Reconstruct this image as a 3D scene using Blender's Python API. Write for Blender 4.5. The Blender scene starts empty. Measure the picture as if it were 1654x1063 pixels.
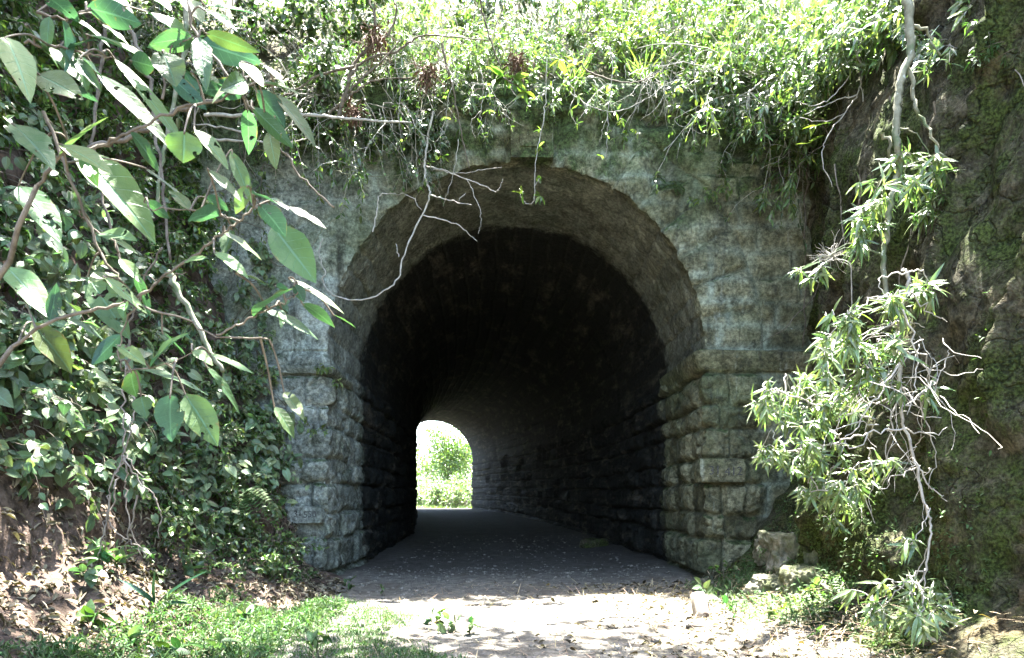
import bpy, math, random
import numpy as np
from mathutils import Vector

random.seed(7)
rng = np.random.default_rng(11)
scene = bpy.context.scene
COL = scene.collection

# ------------------------------------------------------------------ camera
CAMZ = 1.1
FPX = 1162.0                       # focal length in photo pixels (photo 1654 wide)
CX, CY = 827.0, 805.0
cam_d = bpy.data.cameras.new("camera")
cam = bpy.data.objects.new("camera", cam_d)
COL.objects.link(cam)
cam.location = (0, 0, CAMZ)
cam.rotation_euler = (math.radians(90), 0, 0)
cam_d.sensor_width = 36
cam_d.lens = 36 * FPX / 1654
cam_d.shift_y = (CY - 531.5) / 1654
cam_d.clip_start = 0.05
cam_d.clip_end = 2000
scene.camera = cam
cam_d.dof.use_dof = True
cam_d.dof.focus_distance = 9.0
cam_d.dof.aperture_fstop = 9.0

# ------------------------------------------------------------------ light
SUN_EL, SUN_AZ = math.radians(79), math.radians(12)
world = bpy.data.worlds.new("World")
scene.world = world
world.use_nodes = True
wn = world.node_tree
bg = wn.nodes["Background"]
sky = wn.nodes.new("ShaderNodeTexSky")
sky.sky_type = 'NISHITA'
sky.sun_disc = False
sky.sun_elevation = SUN_EL
sky.sun_rotation = SUN_AZ
sky.dust_density = 2.0
wn.links.new(sky.outputs[0], bg.inputs[0])
bg.inputs[1].default_value = 0.13
sun_d = bpy.data.lights.new("sun", 'SUN')
sun_d.energy = 5.0
sun_d.angle = math.radians(0.5)
sun_d.color = (1.0, 0.97, 0.92)
sun = bpy.data.objects.new("sun", sun_d)
COL.objects.link(sun)
sun.location = (0, 6, 30)
_sd = Vector((math.sin(SUN_AZ) * math.cos(SUN_EL), math.cos(SUN_AZ) * math.cos(SUN_EL), math.sin(SUN_EL)))
sun.rotation_euler = (-_sd).to_track_quat('-Z', 'Y').to_euler()
scene.view_settings.view_transform = 'Standard'
scene.view_settings.look = 'None'
scene.view_settings.gamma = 1
scene.view_settings.exposure = 4.1
scene.cycles.max_bounces = 6
scene.cycles.diffuse_bounces = 4
scene.cycles.glossy_bounces = 2
scene.cycles.transmission_bounces = 3

# ------------------------------------------------------------------ helpers
def P(px, py, Y):
    return np.array([(px - CX) / FPX * Y, Y, CAMZ - (py - CY) / FPX * Y])

def _hash(ix, iy, iz, seed=0):
    h = (ix.astype(np.int64) * 374761393 + iy.astype(np.int64) * 668265263 + iz.astype(np.int64) * 2147483647 + seed * 974634777) & 0xFFFFFFFF
    h = ((h ^ (h >> 13)) * 1274126177) & 0xFFFFFFFF
    h = ((h ^ (h >> 16)) * 2246822519) & 0xFFFFFFFF
    return ((h ^ (h >> 15)) & 0xFFFFFF) / float(0xFFFFFF)

def vnoise(x, y, z, seed=0):
    x, y, z = np.broadcast_arrays(np.asarray(x, float), np.asarray(y, float), np.asarray(z, float))
    ix, iy, iz = np.floor(x), np.floor(y), np.floor(z)
    fx, fy, fz = x - ix, y - iy, z - iz
    ux, uy, uz = [f * f * (3 - 2 * f) for f in (fx, fy, fz)]
    r = 0
    for dx in (0, 1):
        for dy in (0, 1):
            for dz in (0, 1):
                w = (ux if dx else 1 - ux) * (uy if dy else 1 - uy) * (uz if dz else 1 - uz)
                r = r + w * _hash(ix + dx, iy + dy, iz + dz, seed)
    return r * 2 - 1

def fbm(x, y, z, octaves=4, seed=0):
    r, a, f, t = 0, 1.0, 1.0, 0
    for o in range(octaves):
        r = r + a * vnoise(x * f, y * f, z * f, seed + o * 17)
        t += a
        a *= .5
        f *= 2.03
    return r / t

def smooth(a, b, x):
    t = np.clip((x - a) / (b - a), 0, 1)
    return t * t * (3 - 2 * t)

def norm(v):
    return v / np.maximum(np.linalg.norm(v, axis=-1, keepdims=True), 1e-9)

def mesh_obj(name, V, Q, mat, parent=None, smooth_=True, attrs=None):
    V = np.ascontiguousarray(V, np.float32)
    Q = np.ascontiguousarray(Q, np.int32)
    me = bpy.data.meshes.new(name)
    n, k = Q.shape
    me.vertices.add(len(V))
    me.vertices.foreach_set("co", V.ravel())
    me.loops.add(n * k)
    me.loops.foreach_set("vertex_index", Q.ravel())
    me.polygons.add(n)
    me.polygons.foreach_set("loop_start", np.arange(0, n * k, k, dtype=np.int32))
    me.polygons.foreach_set("loop_total", np.full(n, k, np.int32))
    me.polygons.foreach_set("use_smooth", np.full(n, smooth_, bool))
    for an, av in (attrs or {}).items():
        a = me.attributes.new(an, 'FLOAT', 'POINT')
        a.data.foreach_set("value", np.ascontiguousarray(av, np.float32))
    me.update()
    me.validate()
    me.materials.append(mat)
    o = bpy.data.objects.new(name, me)
    COL.objects.link(o)
    if parent is not None:
        o.parent = parent
        # all vertices are in world coordinates: undo the whole chain of parent offsets
        off = Vector((0, 0, 0))
        p = parent
        while p is not None:
            off += p.location
            p = p.parent
        o.location = -off
    return o

def tag(o, label=None, cat=None, group=None, kind=None):
    if label: o['label'] = label
    if cat: o['category'] = cat
    if group: o['group'] = group
    if kind: o['kind'] = kind
    return o

def thing(name, loc, label, cat, group=None):
    o = bpy.data.objects.new(name, None)
    o.empty_display_size = .1
    COL.objects.link(o)
    o.location = tuple(float(c) for c in loc)
    return tag(o, label, cat, group)

def grid_quads(nu, nv):
    i = np.arange(nu * nv).reshape(nu, nv)
    return np.stack([i[:-1, :-1], i[1:, :-1], i[1:, 1:], i[:-1, 1:]], -1).reshape(-1, 4)

class Buf:
    def __init__(s):
        s.V, s.Q, s.A, s.n = [], [], [], 0
    def add(s, V, Q, A=None):
        V = np.asarray(V, float).reshape(-1, 3)
        s.V.append(V); s.Q.append(np.asarray(Q) + s.n); s.n += len(V)
        s.A.append(np.full((len(V), 2), 9.0) if A is None else A)
    def build(s, name, mat, parent=None, smooth_=True):
        if not s.V: return None
        A = np.concatenate(s.A)
        at = {'leaf_across': A[:, 0], 'leaf_along': A[:, 1]} if (A[:, 0] < 5).any() else None
        return mesh_obj(name, np.concatenate(s.V), np.concatenate(s.Q), mat, parent, smooth_, at)

def tube(buf, pts, r0, r1=None, sides=6, knots=0.0):
    pts = np.asarray(pts, float)
    n = len(pts)
    r = np.linspace(r0, r0 if r1 is None else r1, n)
    if knots: r = r * (1 + knots * rng.uniform(-1, 1, n))
    t = norm(np.gradient(pts, axis=0))
    a = np.array([0.31, 0.2, 0.93]) if abs(t[0, 2]) < .9 else np.array([1., .1, 0])
    s = norm(np.cross(t, a)); b = np.cross(s, t)
    th = np.arange(sides) / sides * 2 * np.pi
    V = pts[:, None] + r[:, None, None] * (s[:, None] * np.cos(th)[None, :, None] + b[:, None] * np.sin(th)[None, :, None])
    i = np.arange(n * sides).reshape(n, sides)
    j = np.roll(i, -1, 1)
    Q = np.stack([i[:-1], j[:-1], j[1:], i[1:]], -1).reshape(-1, 4)
    buf.add(V.reshape(-1, 3), Q)
    if sides == 6:
        o = i[-1]
        buf.Q.append(np.array([[o[0], o[1], o[2], o[3]], [o[0], o[3], o[4], o[5]]]) + buf.n - n * sides)

def spline(pts, per=6, jit=0.0):
    pts = np.asarray(pts, float)
    p = np.vstack([2 * pts[0] - pts[1], pts, 2 * pts[-1] - pts[-2]])
    out = []
    for i in range(1, len(p) - 2):
        for t in np.arange(per) / per:
            out.append(.5 * ((2 * p[i]) + (-p[i - 1] + p[i + 1]) * t + (2 * p[i - 1] - 5 * p[i] + 4 * p[i + 1] - p[i + 2]) * t * t
                             + (-p[i - 1] + 3 * p[i] - 3 * p[i + 1] + p[i + 2]) * t ** 3))
    out.append(pts[-1])
    out = np.array(out)
    if jit: out[1:-1] += rng.normal(0, jit, out[1:-1].shape)
    return out

def walk(p0, d, length, n=8, droop=0.0, wander=.25):
    pts = [np.asarray(p0, float)]
    d = norm(np.asarray(d, float))
    for i in range(n):
        d = norm(d + rng.normal(0, wander, 3) * .5 + np.array([0, 0, -droop / n * 3]))
        pts.append(pts[-1] + d * length / n)
    return np.array(pts)

# leaf templates: (u across -1..1, l along, w half-width at l)
def leaf_tpl(kind):
    if kind == 'ovate':
        L = np.linspace(0, 1, 9); w = np.sin(np.pi * L ** .82) ** .85; U = np.linspace(-1, 1, 5)
    elif kind == 'lance':
        L = np.linspace(0, 1, 6); w = np.sin(np.pi * L ** .7); U = np.array([-1, 0, 1.])
    elif kind == 'heart':
        L = np.array([0, .15, .35, .6, .82, 1]); w = np.array([.55, .95, 1, .74, .36, 0]); U = np.array([-1, -.5, 0, .5, 1.])
    elif kind == 'blade':
        L = np.linspace(0, 1, 7); w = np.array([.6, .9, 1, .95, .8, .5, 0]); U = np.array([-1, 0, 1.])
    else:   # small
        L = np.array([0, .3, .7, 1]); w = np.array([.08, .95, .75, 0]); U = np.array([-1, 0, 1.])
    u = U[None, :] * np.ones((len(L), 1))
    l = L[:, None] * np.ones((1, len(U)))
    if kind == 'heart':
        l = l - .22 * np.abs(u) ** 1.5 * np.clip(1 - L[:, None] * 4, 0, 1)
    return u * w[:, None], l, np.abs(u) * w[:, None], grid_quads(len(L), len(U)), np.stack([u.ravel(), l.ravel()], -1)
TPL = {k: leaf_tpl(k) for k in ('ovate', 'lance', 'heart', 'blade', 'small')}

def add_leaves(buf, base, d, up, length, width, kind, droop=.15, fold=.25, wavy=0.0):
    base = np.atleast_2d(base); N = len(base)
    d = norm(np.broadcast_to(d, (N, 3))); up = np.broadcast_to(up, (N, 3))
    s = norm(np.cross(d, up)); n = np.cross(s, d)
    length = np.broadcast_to(length, (N,)); width = np.broadcast_to(width, (N,))
    uw, l, au, q, A = TPL[kind]
    M = uw.size
    uw, l, au = uw.ravel(), l.ravel(), au.ravel()
    dr = np.broadcast_to(droop, (N,)) * rng.uniform(.4, 1.6, N)
    fo = fold * rng.uniform(.3, 1.5, N)
    h = (fo * width / 2)[:, None] * au[None] - (dr * length)[:, None] * (l ** 2)[None]
    if wavy:
        h = h + wavy * width[:, None] * np.sin(l[None] * rng.uniform(9, 15, (N, 1)) + rng.uniform(0, 6, (N, 1))) * uw[None]
        h = h + wavy * .6 * width[:, None] * rng.normal(0, 1, (N, M)) * au[None] * .4
    V = base[:, None] + d[:, None] * (l[None] * length[:, None])[..., None] + s[:, None] * (uw[None] * width[:, None] / 2)[..., None] + n[:, None] * h[..., None]
    Q = (q[None] + (np.arange(N) * M)[:, None, None]).reshape(-1, 4)
    buf.add(V.reshape(-1, 3), Q, np.tile(A, (N, 1)))

def rand_dirs(n, bias=(0, 0, 0)):
    return norm(rng.normal(0, 1, (n, 3)) + np.asarray(bias, float))

def rough_block(name, c, size, mat, parent=None, rot=0.0, amp=.12, rnd=.6, seed=0, n=14, flat_front=False):
    """a stone: a rounded box with a rough surface"""
    g = np.linspace(-1, 1, n)
    V, Q, k = [], [], 0
    for ax in range(3):
        for sg in (-1, 1):
            a, b = np.meshgrid(g, g, indexing='ij')
            p = np.zeros((n, n, 3)); p[..., ax] = sg
            p[..., (ax + 1) % 3] = a; p[..., (ax + 2) % 3] = b
            V.append(p.reshape(-1, 3))
            q = grid_quads(n, n)
            Q.append((q if sg > 0 else q[:, ::-1]) + k); k += n * n
    V = np.concatenate(V); Q = np.concatenate(Q)
    sph = norm(V) * 1.25
    V = V * (1 - rnd) + sph * rnd
    sz = np.asarray(size, float) / 2
    f = fbm(V[:, 0] * 1.3 + seed, V[:, 1] * 1.3, V[:, 2] * 1.3, 4, seed)
    V = V * (1 + amp * f[:, None] * 2)
    if flat_front: V[:, 1] = np.maximum(V[:, 1], -.96 + .02 * f)
    V = V * sz
    cr, sr = math.cos(rot), math.sin(rot)
    V = np.stack([V[:, 0] * cr - V[:, 1] * sr, V[:, 0] * sr + V[:, 1] * cr, V[:, 2]], -1) + np.asarray(c, float)
    return mesh_obj(name, V, Q, mat, parent, True, {"blk": np.full(len(V), .35 + .3 * rng.random()), "joint": np.zeros(len(V))})

# ------------------------------------------------------------------ materials
class NT:
    def __init__(s, name):
        s.m = bpy.data.materials.new(name); s.m.use_nodes = True
        s.t = s.m.node_tree; s.N = s.t.nodes
        s.b = s.N["Principled BSDF"]; s.out = s.N["Material Output"]
    def n(s, typ, ins=None, **kw):
        nd = s.N.new("ShaderNode" + typ)
        for k, v in kw.items(): setattr(nd, k, v)
        for k, v in (ins or {}).items():
            s.put(nd, k, v)
        return nd
    def put(s, nd, k, v):
        if hasattr(v, 'outputs'): v = v.outputs[0]
        if isinstance(v, bpy.types.NodeSocket): s.t.links.new(v, nd.inputs[k])
        else:
            if isinstance(v, tuple) and len(v) == 3 and nd.inputs[k].type == 'RGBA': v = v + (1,)
            nd.inputs[k].default_value = v
    def co(s): 
        if not hasattr(s, '_co'): s._co = s.n('TexCoord').outputs['Object']
        return s._co
    def scaled(s, sc):
        return s.n('Mapping', {'Vector': s.co(), 'Scale': sc})
    def noise(s, scale, detail=5, vec=None, rough=.6):
        return s.n('TexNoise', {'Vector': vec or s.co(), 'Scale': scale, 'Detail': detail, 'Roughness': rough}).outputs[0]
    def ramp(s, f, a, b, ca=0.0, cb=1.0):
        return s.n('MapRange', {'Value': f, 'From Min': a, 'From Max': b, 'To Min': ca, 'To Max': cb}, interpolation_type='SMOOTHSTEP').outputs[0]
    def mix(s, f, a, b, mode='MIX'):
        nd = s.n('Mix', data_type='RGBA', blend_type=mode)
        s.put(nd, 0, f); s.put(nd, 6, a); s.put(nd, 7, b)
        return nd.outputs[2]
    def math(s, op, a, b=0.0):
        return s.n('Math', {0: a, 1: b}, operation=op).outputs[0]
    def bump(s, h, dist=.02, strength=.6, normal=None):
        nd = s.n('Bump', {'Height': h, 'Distance': dist, 'Strength': strength})
        if normal is not None: s.put(nd, 'Normal', normal)
        return nd.outputs[0]
    def done(s, color, rough=.9, normal=None, spec=.2):
        s.put(s.b, 'Base Color', color); s.put(s.b, 'Roughness', rough)
        s.b.inputs['Specular IOR Level'].default_value = spec
        if normal is not None: s.put(s.b, 'Normal', normal)
        return s.m

def stone_material(name, soot=True, paint=False, warm=1.0, mossy=.5):
    t = NT(name)
    sep = t.n('SeparateXYZ', {0: t.co()})
    X, Y, Z = sep.outputs
    n1 = t.noise(1.1, 6); n2 = t.noise(5.5, 6, rough=.7); n3 = t.noise(22, 4, rough=.7)
    blk = t.n('Attribute', attribute_name='blk').outputs['Fac']
    jnt = t.n('Attribute', attribute_name='joint').outputs['Fac']
    col = t.mix(t.ramp(n2, .3, .7), (.125, .113, .072), (.28, .25, .17))
    col = t.mix(t.ramp(blk, .0, 1.0), t.mix(.75, col, (.09, .078, .045)), col)
    col = t.mix(t.math('MULTIPLY', jnt, .85), col, (.30, .315, .265))
    # pale cool tone standing in for bluer, brighter light and exposure toward the west
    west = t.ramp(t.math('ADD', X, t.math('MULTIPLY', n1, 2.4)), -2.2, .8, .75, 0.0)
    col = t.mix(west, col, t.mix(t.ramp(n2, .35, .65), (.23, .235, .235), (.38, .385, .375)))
    # green-grey algae film
    alg = t.ramp(t.noise(.9, 5), .45, .68)
    col = t.mix(t.math('MULTIPLY', alg, .55), col, (.14, .165, .095))
    # vertical run stains
    st = t.noise(1.0, 5, t.scaled((5.5, 5.5, .35)), .65)
    col = t.mix(t.ramp(st, .54, .72, 0, .75), col, (.055, .052, .045))
    st2 = t.noise(1.0, 4, t.scaled((9, 9, .6)), .6)
    col = t.mix(t.ramp(st2, .62, .74, 0, .5), col, (.42, .42, .38))
    # dark lichen blotches and pale lichen
    dl = t.ramp(t.noise(2.6, 8, rough=.72), .56, .66)
    col = t.mix(t.math('MULTIPLY', dl, .72), col, (.05, .05, .042))
    pl = t.ramp(t.noise(8, 6, rough=.75), .64, .7)
    col = t.mix(t.math('MULTIPLY', pl, .6), col, (.46, .46, .42))
    big = t.ramp(t.noise(1.7, 9, rough=.78), .36, .66)
    col = t.mix(1.0, col, t.mix(big, (.58, .6, .56), (1.3, 1.3, 1.28)), 'MULTIPLY')
    pt = t.n('TexVoronoi', {'Vector': t.co(), 'Scale': 26.0, 'Randomness': 1.0}).outputs['Distance']
    pit = t.math('MULTIPLY', t.ramp(pt, .08, .2, 1, 0), t.ramp(t.noise(4, 4), .5, .62))
    col = t.mix(t.math('MULTIPLY', pit, .8), col, (.02, .02, .017))
    # moss: near the top of the wall and on upward faces
    nz = t.n('SeparateXYZ', {0: t.n('NewGeometry').outputs['Normal']}).outputs[2]
    mo = t.math('ADD', t.math('MULTIPLY', t.ramp(Z, 4.2, 6.6), .30), t.math('MULTIPLY', t.ramp(nz, .2, .8), .22))
    mo = t.ramp(t.math('ADD', mo, t.noise(2.2, 7, rough=.7)), .62, .78, 0, mossy + .35)
    col = t.mix(mo, col, t.mix(t.ramp(n3, .3, .7), (.022, .032, .012), (.055, .085, .025)))
    # damp foot of the wall
    ft = t.ramp(t.math('ADD', Z, t.math('MULTIPLY', n2, .8)), .3, 1.0, .6, 0)
    col = t.mix(ft, col, (.07, .07, .05))
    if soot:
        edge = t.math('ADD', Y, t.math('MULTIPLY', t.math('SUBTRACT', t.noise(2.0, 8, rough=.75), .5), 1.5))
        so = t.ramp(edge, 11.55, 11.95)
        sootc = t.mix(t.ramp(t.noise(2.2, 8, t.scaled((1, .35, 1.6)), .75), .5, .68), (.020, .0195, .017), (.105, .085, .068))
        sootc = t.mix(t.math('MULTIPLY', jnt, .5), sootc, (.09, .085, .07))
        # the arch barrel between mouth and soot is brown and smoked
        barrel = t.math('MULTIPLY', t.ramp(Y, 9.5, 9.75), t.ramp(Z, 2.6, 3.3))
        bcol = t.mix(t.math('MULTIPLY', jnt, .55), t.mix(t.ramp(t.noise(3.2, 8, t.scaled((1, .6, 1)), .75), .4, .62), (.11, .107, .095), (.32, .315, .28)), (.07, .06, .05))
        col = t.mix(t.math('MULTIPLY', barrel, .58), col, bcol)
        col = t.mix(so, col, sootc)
    gr = t.noise(95, 4, rough=.75)
    col = t.mix(1.0, col, t.mix(t.ramp(n3, .3, .7), (.6, .6, .58), (1.38, 1.38, 1.34)), 'MULTIPLY')
    col = t.mix(1.0, col, t.mix(t.ramp(gr, .3, .7), (.78, .78, .78), (1.2, 1.2, 1.2)), 'MULTIPLY')
    col = t.mix(t.ramp(t.noise(30, 5, rough=.8), .7, .75, 0, .6), col, (.03, .03, .025))
    col = t.mix(1.0, col, (.95, 1.04, 1.02), 'MULTIPLY')
    h = t.math('ADD', t.math('MULTIPLY', n2, .6), t.math('MULTIPLY', n3, .4))
    h = t.math('SUBTRACT', t.math('ADD', h, t.math('MULTIPLY', gr, .2)), t.math('MULTIPLY', pit, .25))
    return t.done(col, .92, t.bump(h, .07, .95), .15)

def leaf_material(name, top, under, rough=.42, trans=.35, var=.25, spec=.4, vein=False, holes=False):
    t = NT(name)
    g = t.n('NewGeometry')
    ri = g.outputs['Random Per Island']
    hsv = t.n('HueSaturation', {'Hue': t.ramp(ri, 0, 1, .5 - .035 * min(var, .3) * 4 * (0 if 'dead' in name else 1), .5 + .02 * min(var, .3) * 4), 'Saturation': 1.0,
                                'Value': t.ramp(t.math('FRACT', t.math('MULTIPLY', ri, 7.13)), 0, 1, 1 - var, 1 + var)})
    c = t.mix(g.outputs['Backfacing'], t.mix(t.ramp(t.math('FRACT', t.math('MULTIPLY', ri, 13.7)), .78, .95), top, tuple(x * f for x, f in zip(top, (1.7, 1.35, .8)))), under)
    la = t.n('Attribute', attribute_name='leaf_across').outputs['Fac']
    ll = t.n('Attribute', attribute_name='leaf_along').outputs['Fac']
    ab = t.math('ABSOLUTE', la)
    rib = t.ramp(ab, .03, .10, 1, 0)
    if vein:
        sv = t.math('ABSOLUTE', t.math('SINE', t.math('MULTIPLY', t.math('SUBTRACT', ll, t.math('MULTIPLY', ab, .16)), 22.0)))
        rib = t.math('MAXIMUM', rib, t.ramp(sv, .0, .16, .7, 0))
    c = t.mix(t.math('MULTIPLY', rib, .5), c, tuple(min(1, x * 2.2 + .02) for x in top))
    bl = t.noise(6, 5, rough=.7)
    c = t.mix(t.ramp(bl, .45, .7, 0, .5), c, tuple(x * .62 for x in top))
    sp = t.ramp(t.noise(38, 5), .67, .71, 0, .6)
    c = t.mix(sp, c, (.11, .085, .03))
    edge = t.ramp(t.math('ADD', ab, t.math('MULTIPLY', t.noise(20, 4), .9)), 1.42, 1.52, 0, .6)
    c = t.mix(edge, c, (.16, .11, .04))
    t.put(hsv, 'Color', c)
    t.put(t.b, 'Base Color', hsv.outputs[0]); t.b.inputs['Roughness'].default_value = rough
    t.b.inputs['Specular IOR Level'].default_value = spec
    t.put(t.b, 'Normal', t.bump(t.math('ADD', t.noise(60, 3), t.math('MULTIPLY', rib, .8)), .005, .5))
    tr = t.n('BsdfTranslucent', {'Color': t.mix(1.0, hsv.outputs[0], (1.25, 1.42, .6), 'MULTIPLY')})
    ms = t.n('MixShader', {0: trans, 1: t.b, 2: tr})
    if holes:     # insect holes
        ho = t.math('GREATER_THAN', t.math('ADD', t.noise(24, 2), t.math('MULTIPLY', t.noise(5, 2), .25)), .80)
        ms = t.n('MixShader', {0: ho, 1: ms.outputs[0], 2: t.n('BsdfTransparent')})
    t.t.links.new(ms.outputs[0], t.out.inputs[0])
    return t.m

def bark_material(name, a, b, moss=0.0, sc=14):
    t = NT(name)
    n = t.noise(sc, 6, rough=.7)
    col = t.mix(t.ramp(n, .35, .65), a, b)
    if moss:
        col = t.mix(t.ramp(t.noise(7, 5), .48, .6, 0, moss), col, (.05, .09, .03))
        col = t.mix(t.ramp(t.noise(19, 4), .63, .68, 0, .8), col, (.42, .46, .40))
    return t.done(col, .85, t.bump(n, .01, .7), .2)

def earth_material(name, dark, light, moss=0.0, ocher=0.0, rock=False):
    t = NT(name)
    n1 = t.noise(1.3, 7, rough=.68); n2 = t.noise(9, 6, rough=.72); n3 = t.noise(45, 4)
    col = t.mix(t.ramp(n2, .35, .68), dark, light)
    col = t.mix(t.ramp(n1, .5, .68, 0, .6), col, tuple(c * .35 for c in dark))
    if ocher:
        col = t.mix(t.ramp(t.noise(1.7, 6), .54, .66, 0, ocher), col, (.19, .135, .065))
    if moss:
        m = t.ramp(t.noise(1.5, 9, rough=.75), .40, .60, 0, moss)
        col = t.mix(m, col, t.mix(t.ramp(n3, .3, .7), (.022, .034, .008), (.075, .105, .026)))
    if rock:
        st = t.noise(1.0, 6, t.scaled((4.5, 4.5, .5)), .65)
        col = t.mix(t.ramp(st, .55, .7, 0, .65), col, (.04, .036, .025))
    h = t.math('ADD', t.math('MULTIPLY', n2, .7), t.math('MULTIPLY', n3, .3))
    if rock:
        wv = t.n('VectorMath', {0: t.co(), 1: t.n('TexNoise', {'Vector': t.co(), 'Scale': 3.0, 'Detail': 4.0}).outputs[1]}, operation='ADD').outputs[0]
        cr = t.n('TexVoronoi', {'Vector': wv, 'Scale': 1.3}, feature='DISTANCE_TO_EDGE').outputs['Distance']
        ck = t.ramp(cr, 0, .035, 1, 0)
        col = t.mix(t.math('MULTIPLY', ck, .45), col, (.012, .011, .008))
        col = t.mix(1.0, col, t.mix(t.ramp(n3, .3, .7), (.7, .7, .7), (1.3, 1.3, 1.3)), 'MULTIPLY')
        h = t.math('SUBTRACT', t.math('MULTIPLY', h, 1.3), t.math('MULTIPLY', ck, .3))
        return t.done(col, .95, t.bump(h, .11, 1.0), .1)
    return t.done(col, .95, t.bump(h, .06, .8), .1)

M = {}
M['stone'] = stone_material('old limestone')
M['impost'] = stone_material('impost stone', False, mossy=.6)
M['inscribed'] = None
M['ground'] = None
M['earth'] = earth_material('dark earth', (.055, .04, .03), (.15, .11, .085))
M['rock'] = earth_material('mossy cut rock', (.038, .035, .022), (.15, .135, .092), moss=.95, ocher=.35, rock=True)
M['boulder'] = earth_material('pale boulder', (.10, .095, .07), (.30, .28, .22), moss=.6)
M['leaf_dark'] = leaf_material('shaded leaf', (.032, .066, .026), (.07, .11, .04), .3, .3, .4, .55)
M['hill'] = earth_material('hill soil', (.035, .03, .02), (.10, .085, .055), moss=.5)
M['leaf_large'] = leaf_material('broad leaf', (.036, .092, .062), (.080, .135, .045), .5, .30, .32, .28, True, True)
M['leaf_heart'] = leaf_material('vine leaf', (.068, .142, .08), (.11, .16, .075), .38, .30, .35, .45, True)
M['leaf_small'] = leaf_material('small leaf', (.045, .095, .028), (.085, .14, .045), .27, .35, .35, .65)
M['leaf_lance'] = leaf_material('lance leaf', (.085, .15, .058), (.13, .19, .08), .26, .42, .3, .8)
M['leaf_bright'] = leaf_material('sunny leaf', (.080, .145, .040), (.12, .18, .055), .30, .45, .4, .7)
M['leaf_fern'] = leaf_material('fern frond', (.045, .10, .03), (.07, .12, .04), .5, .35, .2, .3)
M['leaf_herb'] = leaf_material('herb leaf', (.04, .10, .032), (.07, .125, .045), .5, .32, .45, .3)
M['leaf_strap'] = leaf_material('strap leaf', (.012, .05, .022), (.02, .06, .03), .3, .15, .1, .5)
M['litter'] = leaf_material('dead leaf', (.115, .09, .06), (.17, .142, .10), .8, .08, .75, .15)
M['straw'] = leaf_material('dry straw', (.34, .27, .17), (.38, .31, .2), .7, .15, .4, .2)
M['bark'] = bark_material('twig bark', (.07, .058, .042), (.15, .13, .10))
M['bark_pale'] = bark_material('pale bark', (.25, .235, .20), (.42, .40, .35))
M['bark_dark'] = bark_material('dark bark', (.05, .038, .03), (.11, .085, .065))
M['bark_moss'] = bark_material('mossy bark', (.15, .15, .10), (.25, .25, .18), .7)
M['root'] = bark_material('root bark', (.17, .145, .115), (.27, .24, .195))
M['fibre'] = bark_material('brown fibre', (.07, .04, .025), (.16, .10, .065))
M['pebble'] = bark_material('pebble', (.08, .075, .06), (.26, .24, .20), sc=30)
M['paint'] = bark_material('faded black paint', (.03, .032, .034), (.13, .13, .12), sc=45)
M['pale_stone'] = stone_material('inscribed limestone', False)
M['flower'] = bark_material('white petals', (.7, .7, .6), (.8, .8, .72), sc=40)

def ground_material():
    t = NT('trodden earth')
    n1 = t.noise(.9, 6); n2 = t.noise(7, 7, rough=.75); n3 = t.noise(60, 4, rough=.7)
    v = t.n('TexVoronoi', {'Vector': t.co(), 'Scale': 55.0}).outputs['Distance']
    col = t.mix(t.ramp(n2, .35, .65), (.09, .083, .068), (.20, .187, .16))
    col = t.mix(t.ramp(n1, .48, .66, 0, .5), col, (.09, .075, .055))
    col = t.mix(t.ramp(v, .05, .3, .55, 0), col, t.mix(t.ramp(n3, .3, .7), (.10, .09, .08), (.34, .32, .29)))
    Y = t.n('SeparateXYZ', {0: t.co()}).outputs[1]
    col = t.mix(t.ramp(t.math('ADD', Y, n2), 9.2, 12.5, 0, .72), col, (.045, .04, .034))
    h = t.math('ADD', t.math('MULTIPLY', n2, .6), t.math('MULTIPLY', v, -.5))
    h = t.math('ADD', h, t.math('MULTIPLY', n3, .35))
    return t.done(col, .95, t.bump(h, .03, .9), .1)
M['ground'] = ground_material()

# ------------------------------------------------------------------ tunnel geometry
TX, TR, ZS, TY = 0.05, 2.5, 3.06, 9.5     # arch centre x, radius, springing height, face plane
L_END = 36.0                              # tunnel length
def curve_x(Y):
    d = np.maximum(np.asarray(Y, float) - TY, 0)
    return -.0039 * d * d
def floor_z(Y):
    return .44 * smooth(12, 46, np.asarray(Y, float))
COURSES = np.array([-.6, .1, .57, .9, 1.3, 1.615, 2.04, 2.33, 2.74, 3.06, 3.38, 3.72, 4.02, 4.36, 4.68, 5.0, 5.34, 5.66, 5.98, 6.24, 6.5, 7.4, 9])

def blocks(u, v, L, seed, courses=COURSES):
    """masonry: returns bulge 0..1, per-block random, distance to the nearest joint"""
    u = u + .05 * vnoise(u * 1.7, v * 1.7, 0 * u, seed + 3); v = v + .035 * vnoise(u * 1.3, v * 1.9, 0 * u, seed + 5)
    ci = np.clip(np.searchsorted(courses, v) - 1, 0, len(courses) - 2)
    lo, hi = courses[ci], courses[ci + 1]
    Lc = L * (.8 + .45 * _hash(ci, ci * 0, ci * 0, seed))
    off = _hash(ci, ci * 0 + 1, ci * 0, seed) * Lc
    k = np.floor((u + off) / Lc); fu = (u + off) / Lc - k
    d = np.minimum(np.minimum(fu, 1 - fu) * Lc, np.minimum(v - lo, hi - v))
    d = np.maximum(d, 0)
    return 1 - np.exp(-d / .032), _hash(k, ci, ci * 0, seed + 9), d

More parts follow.
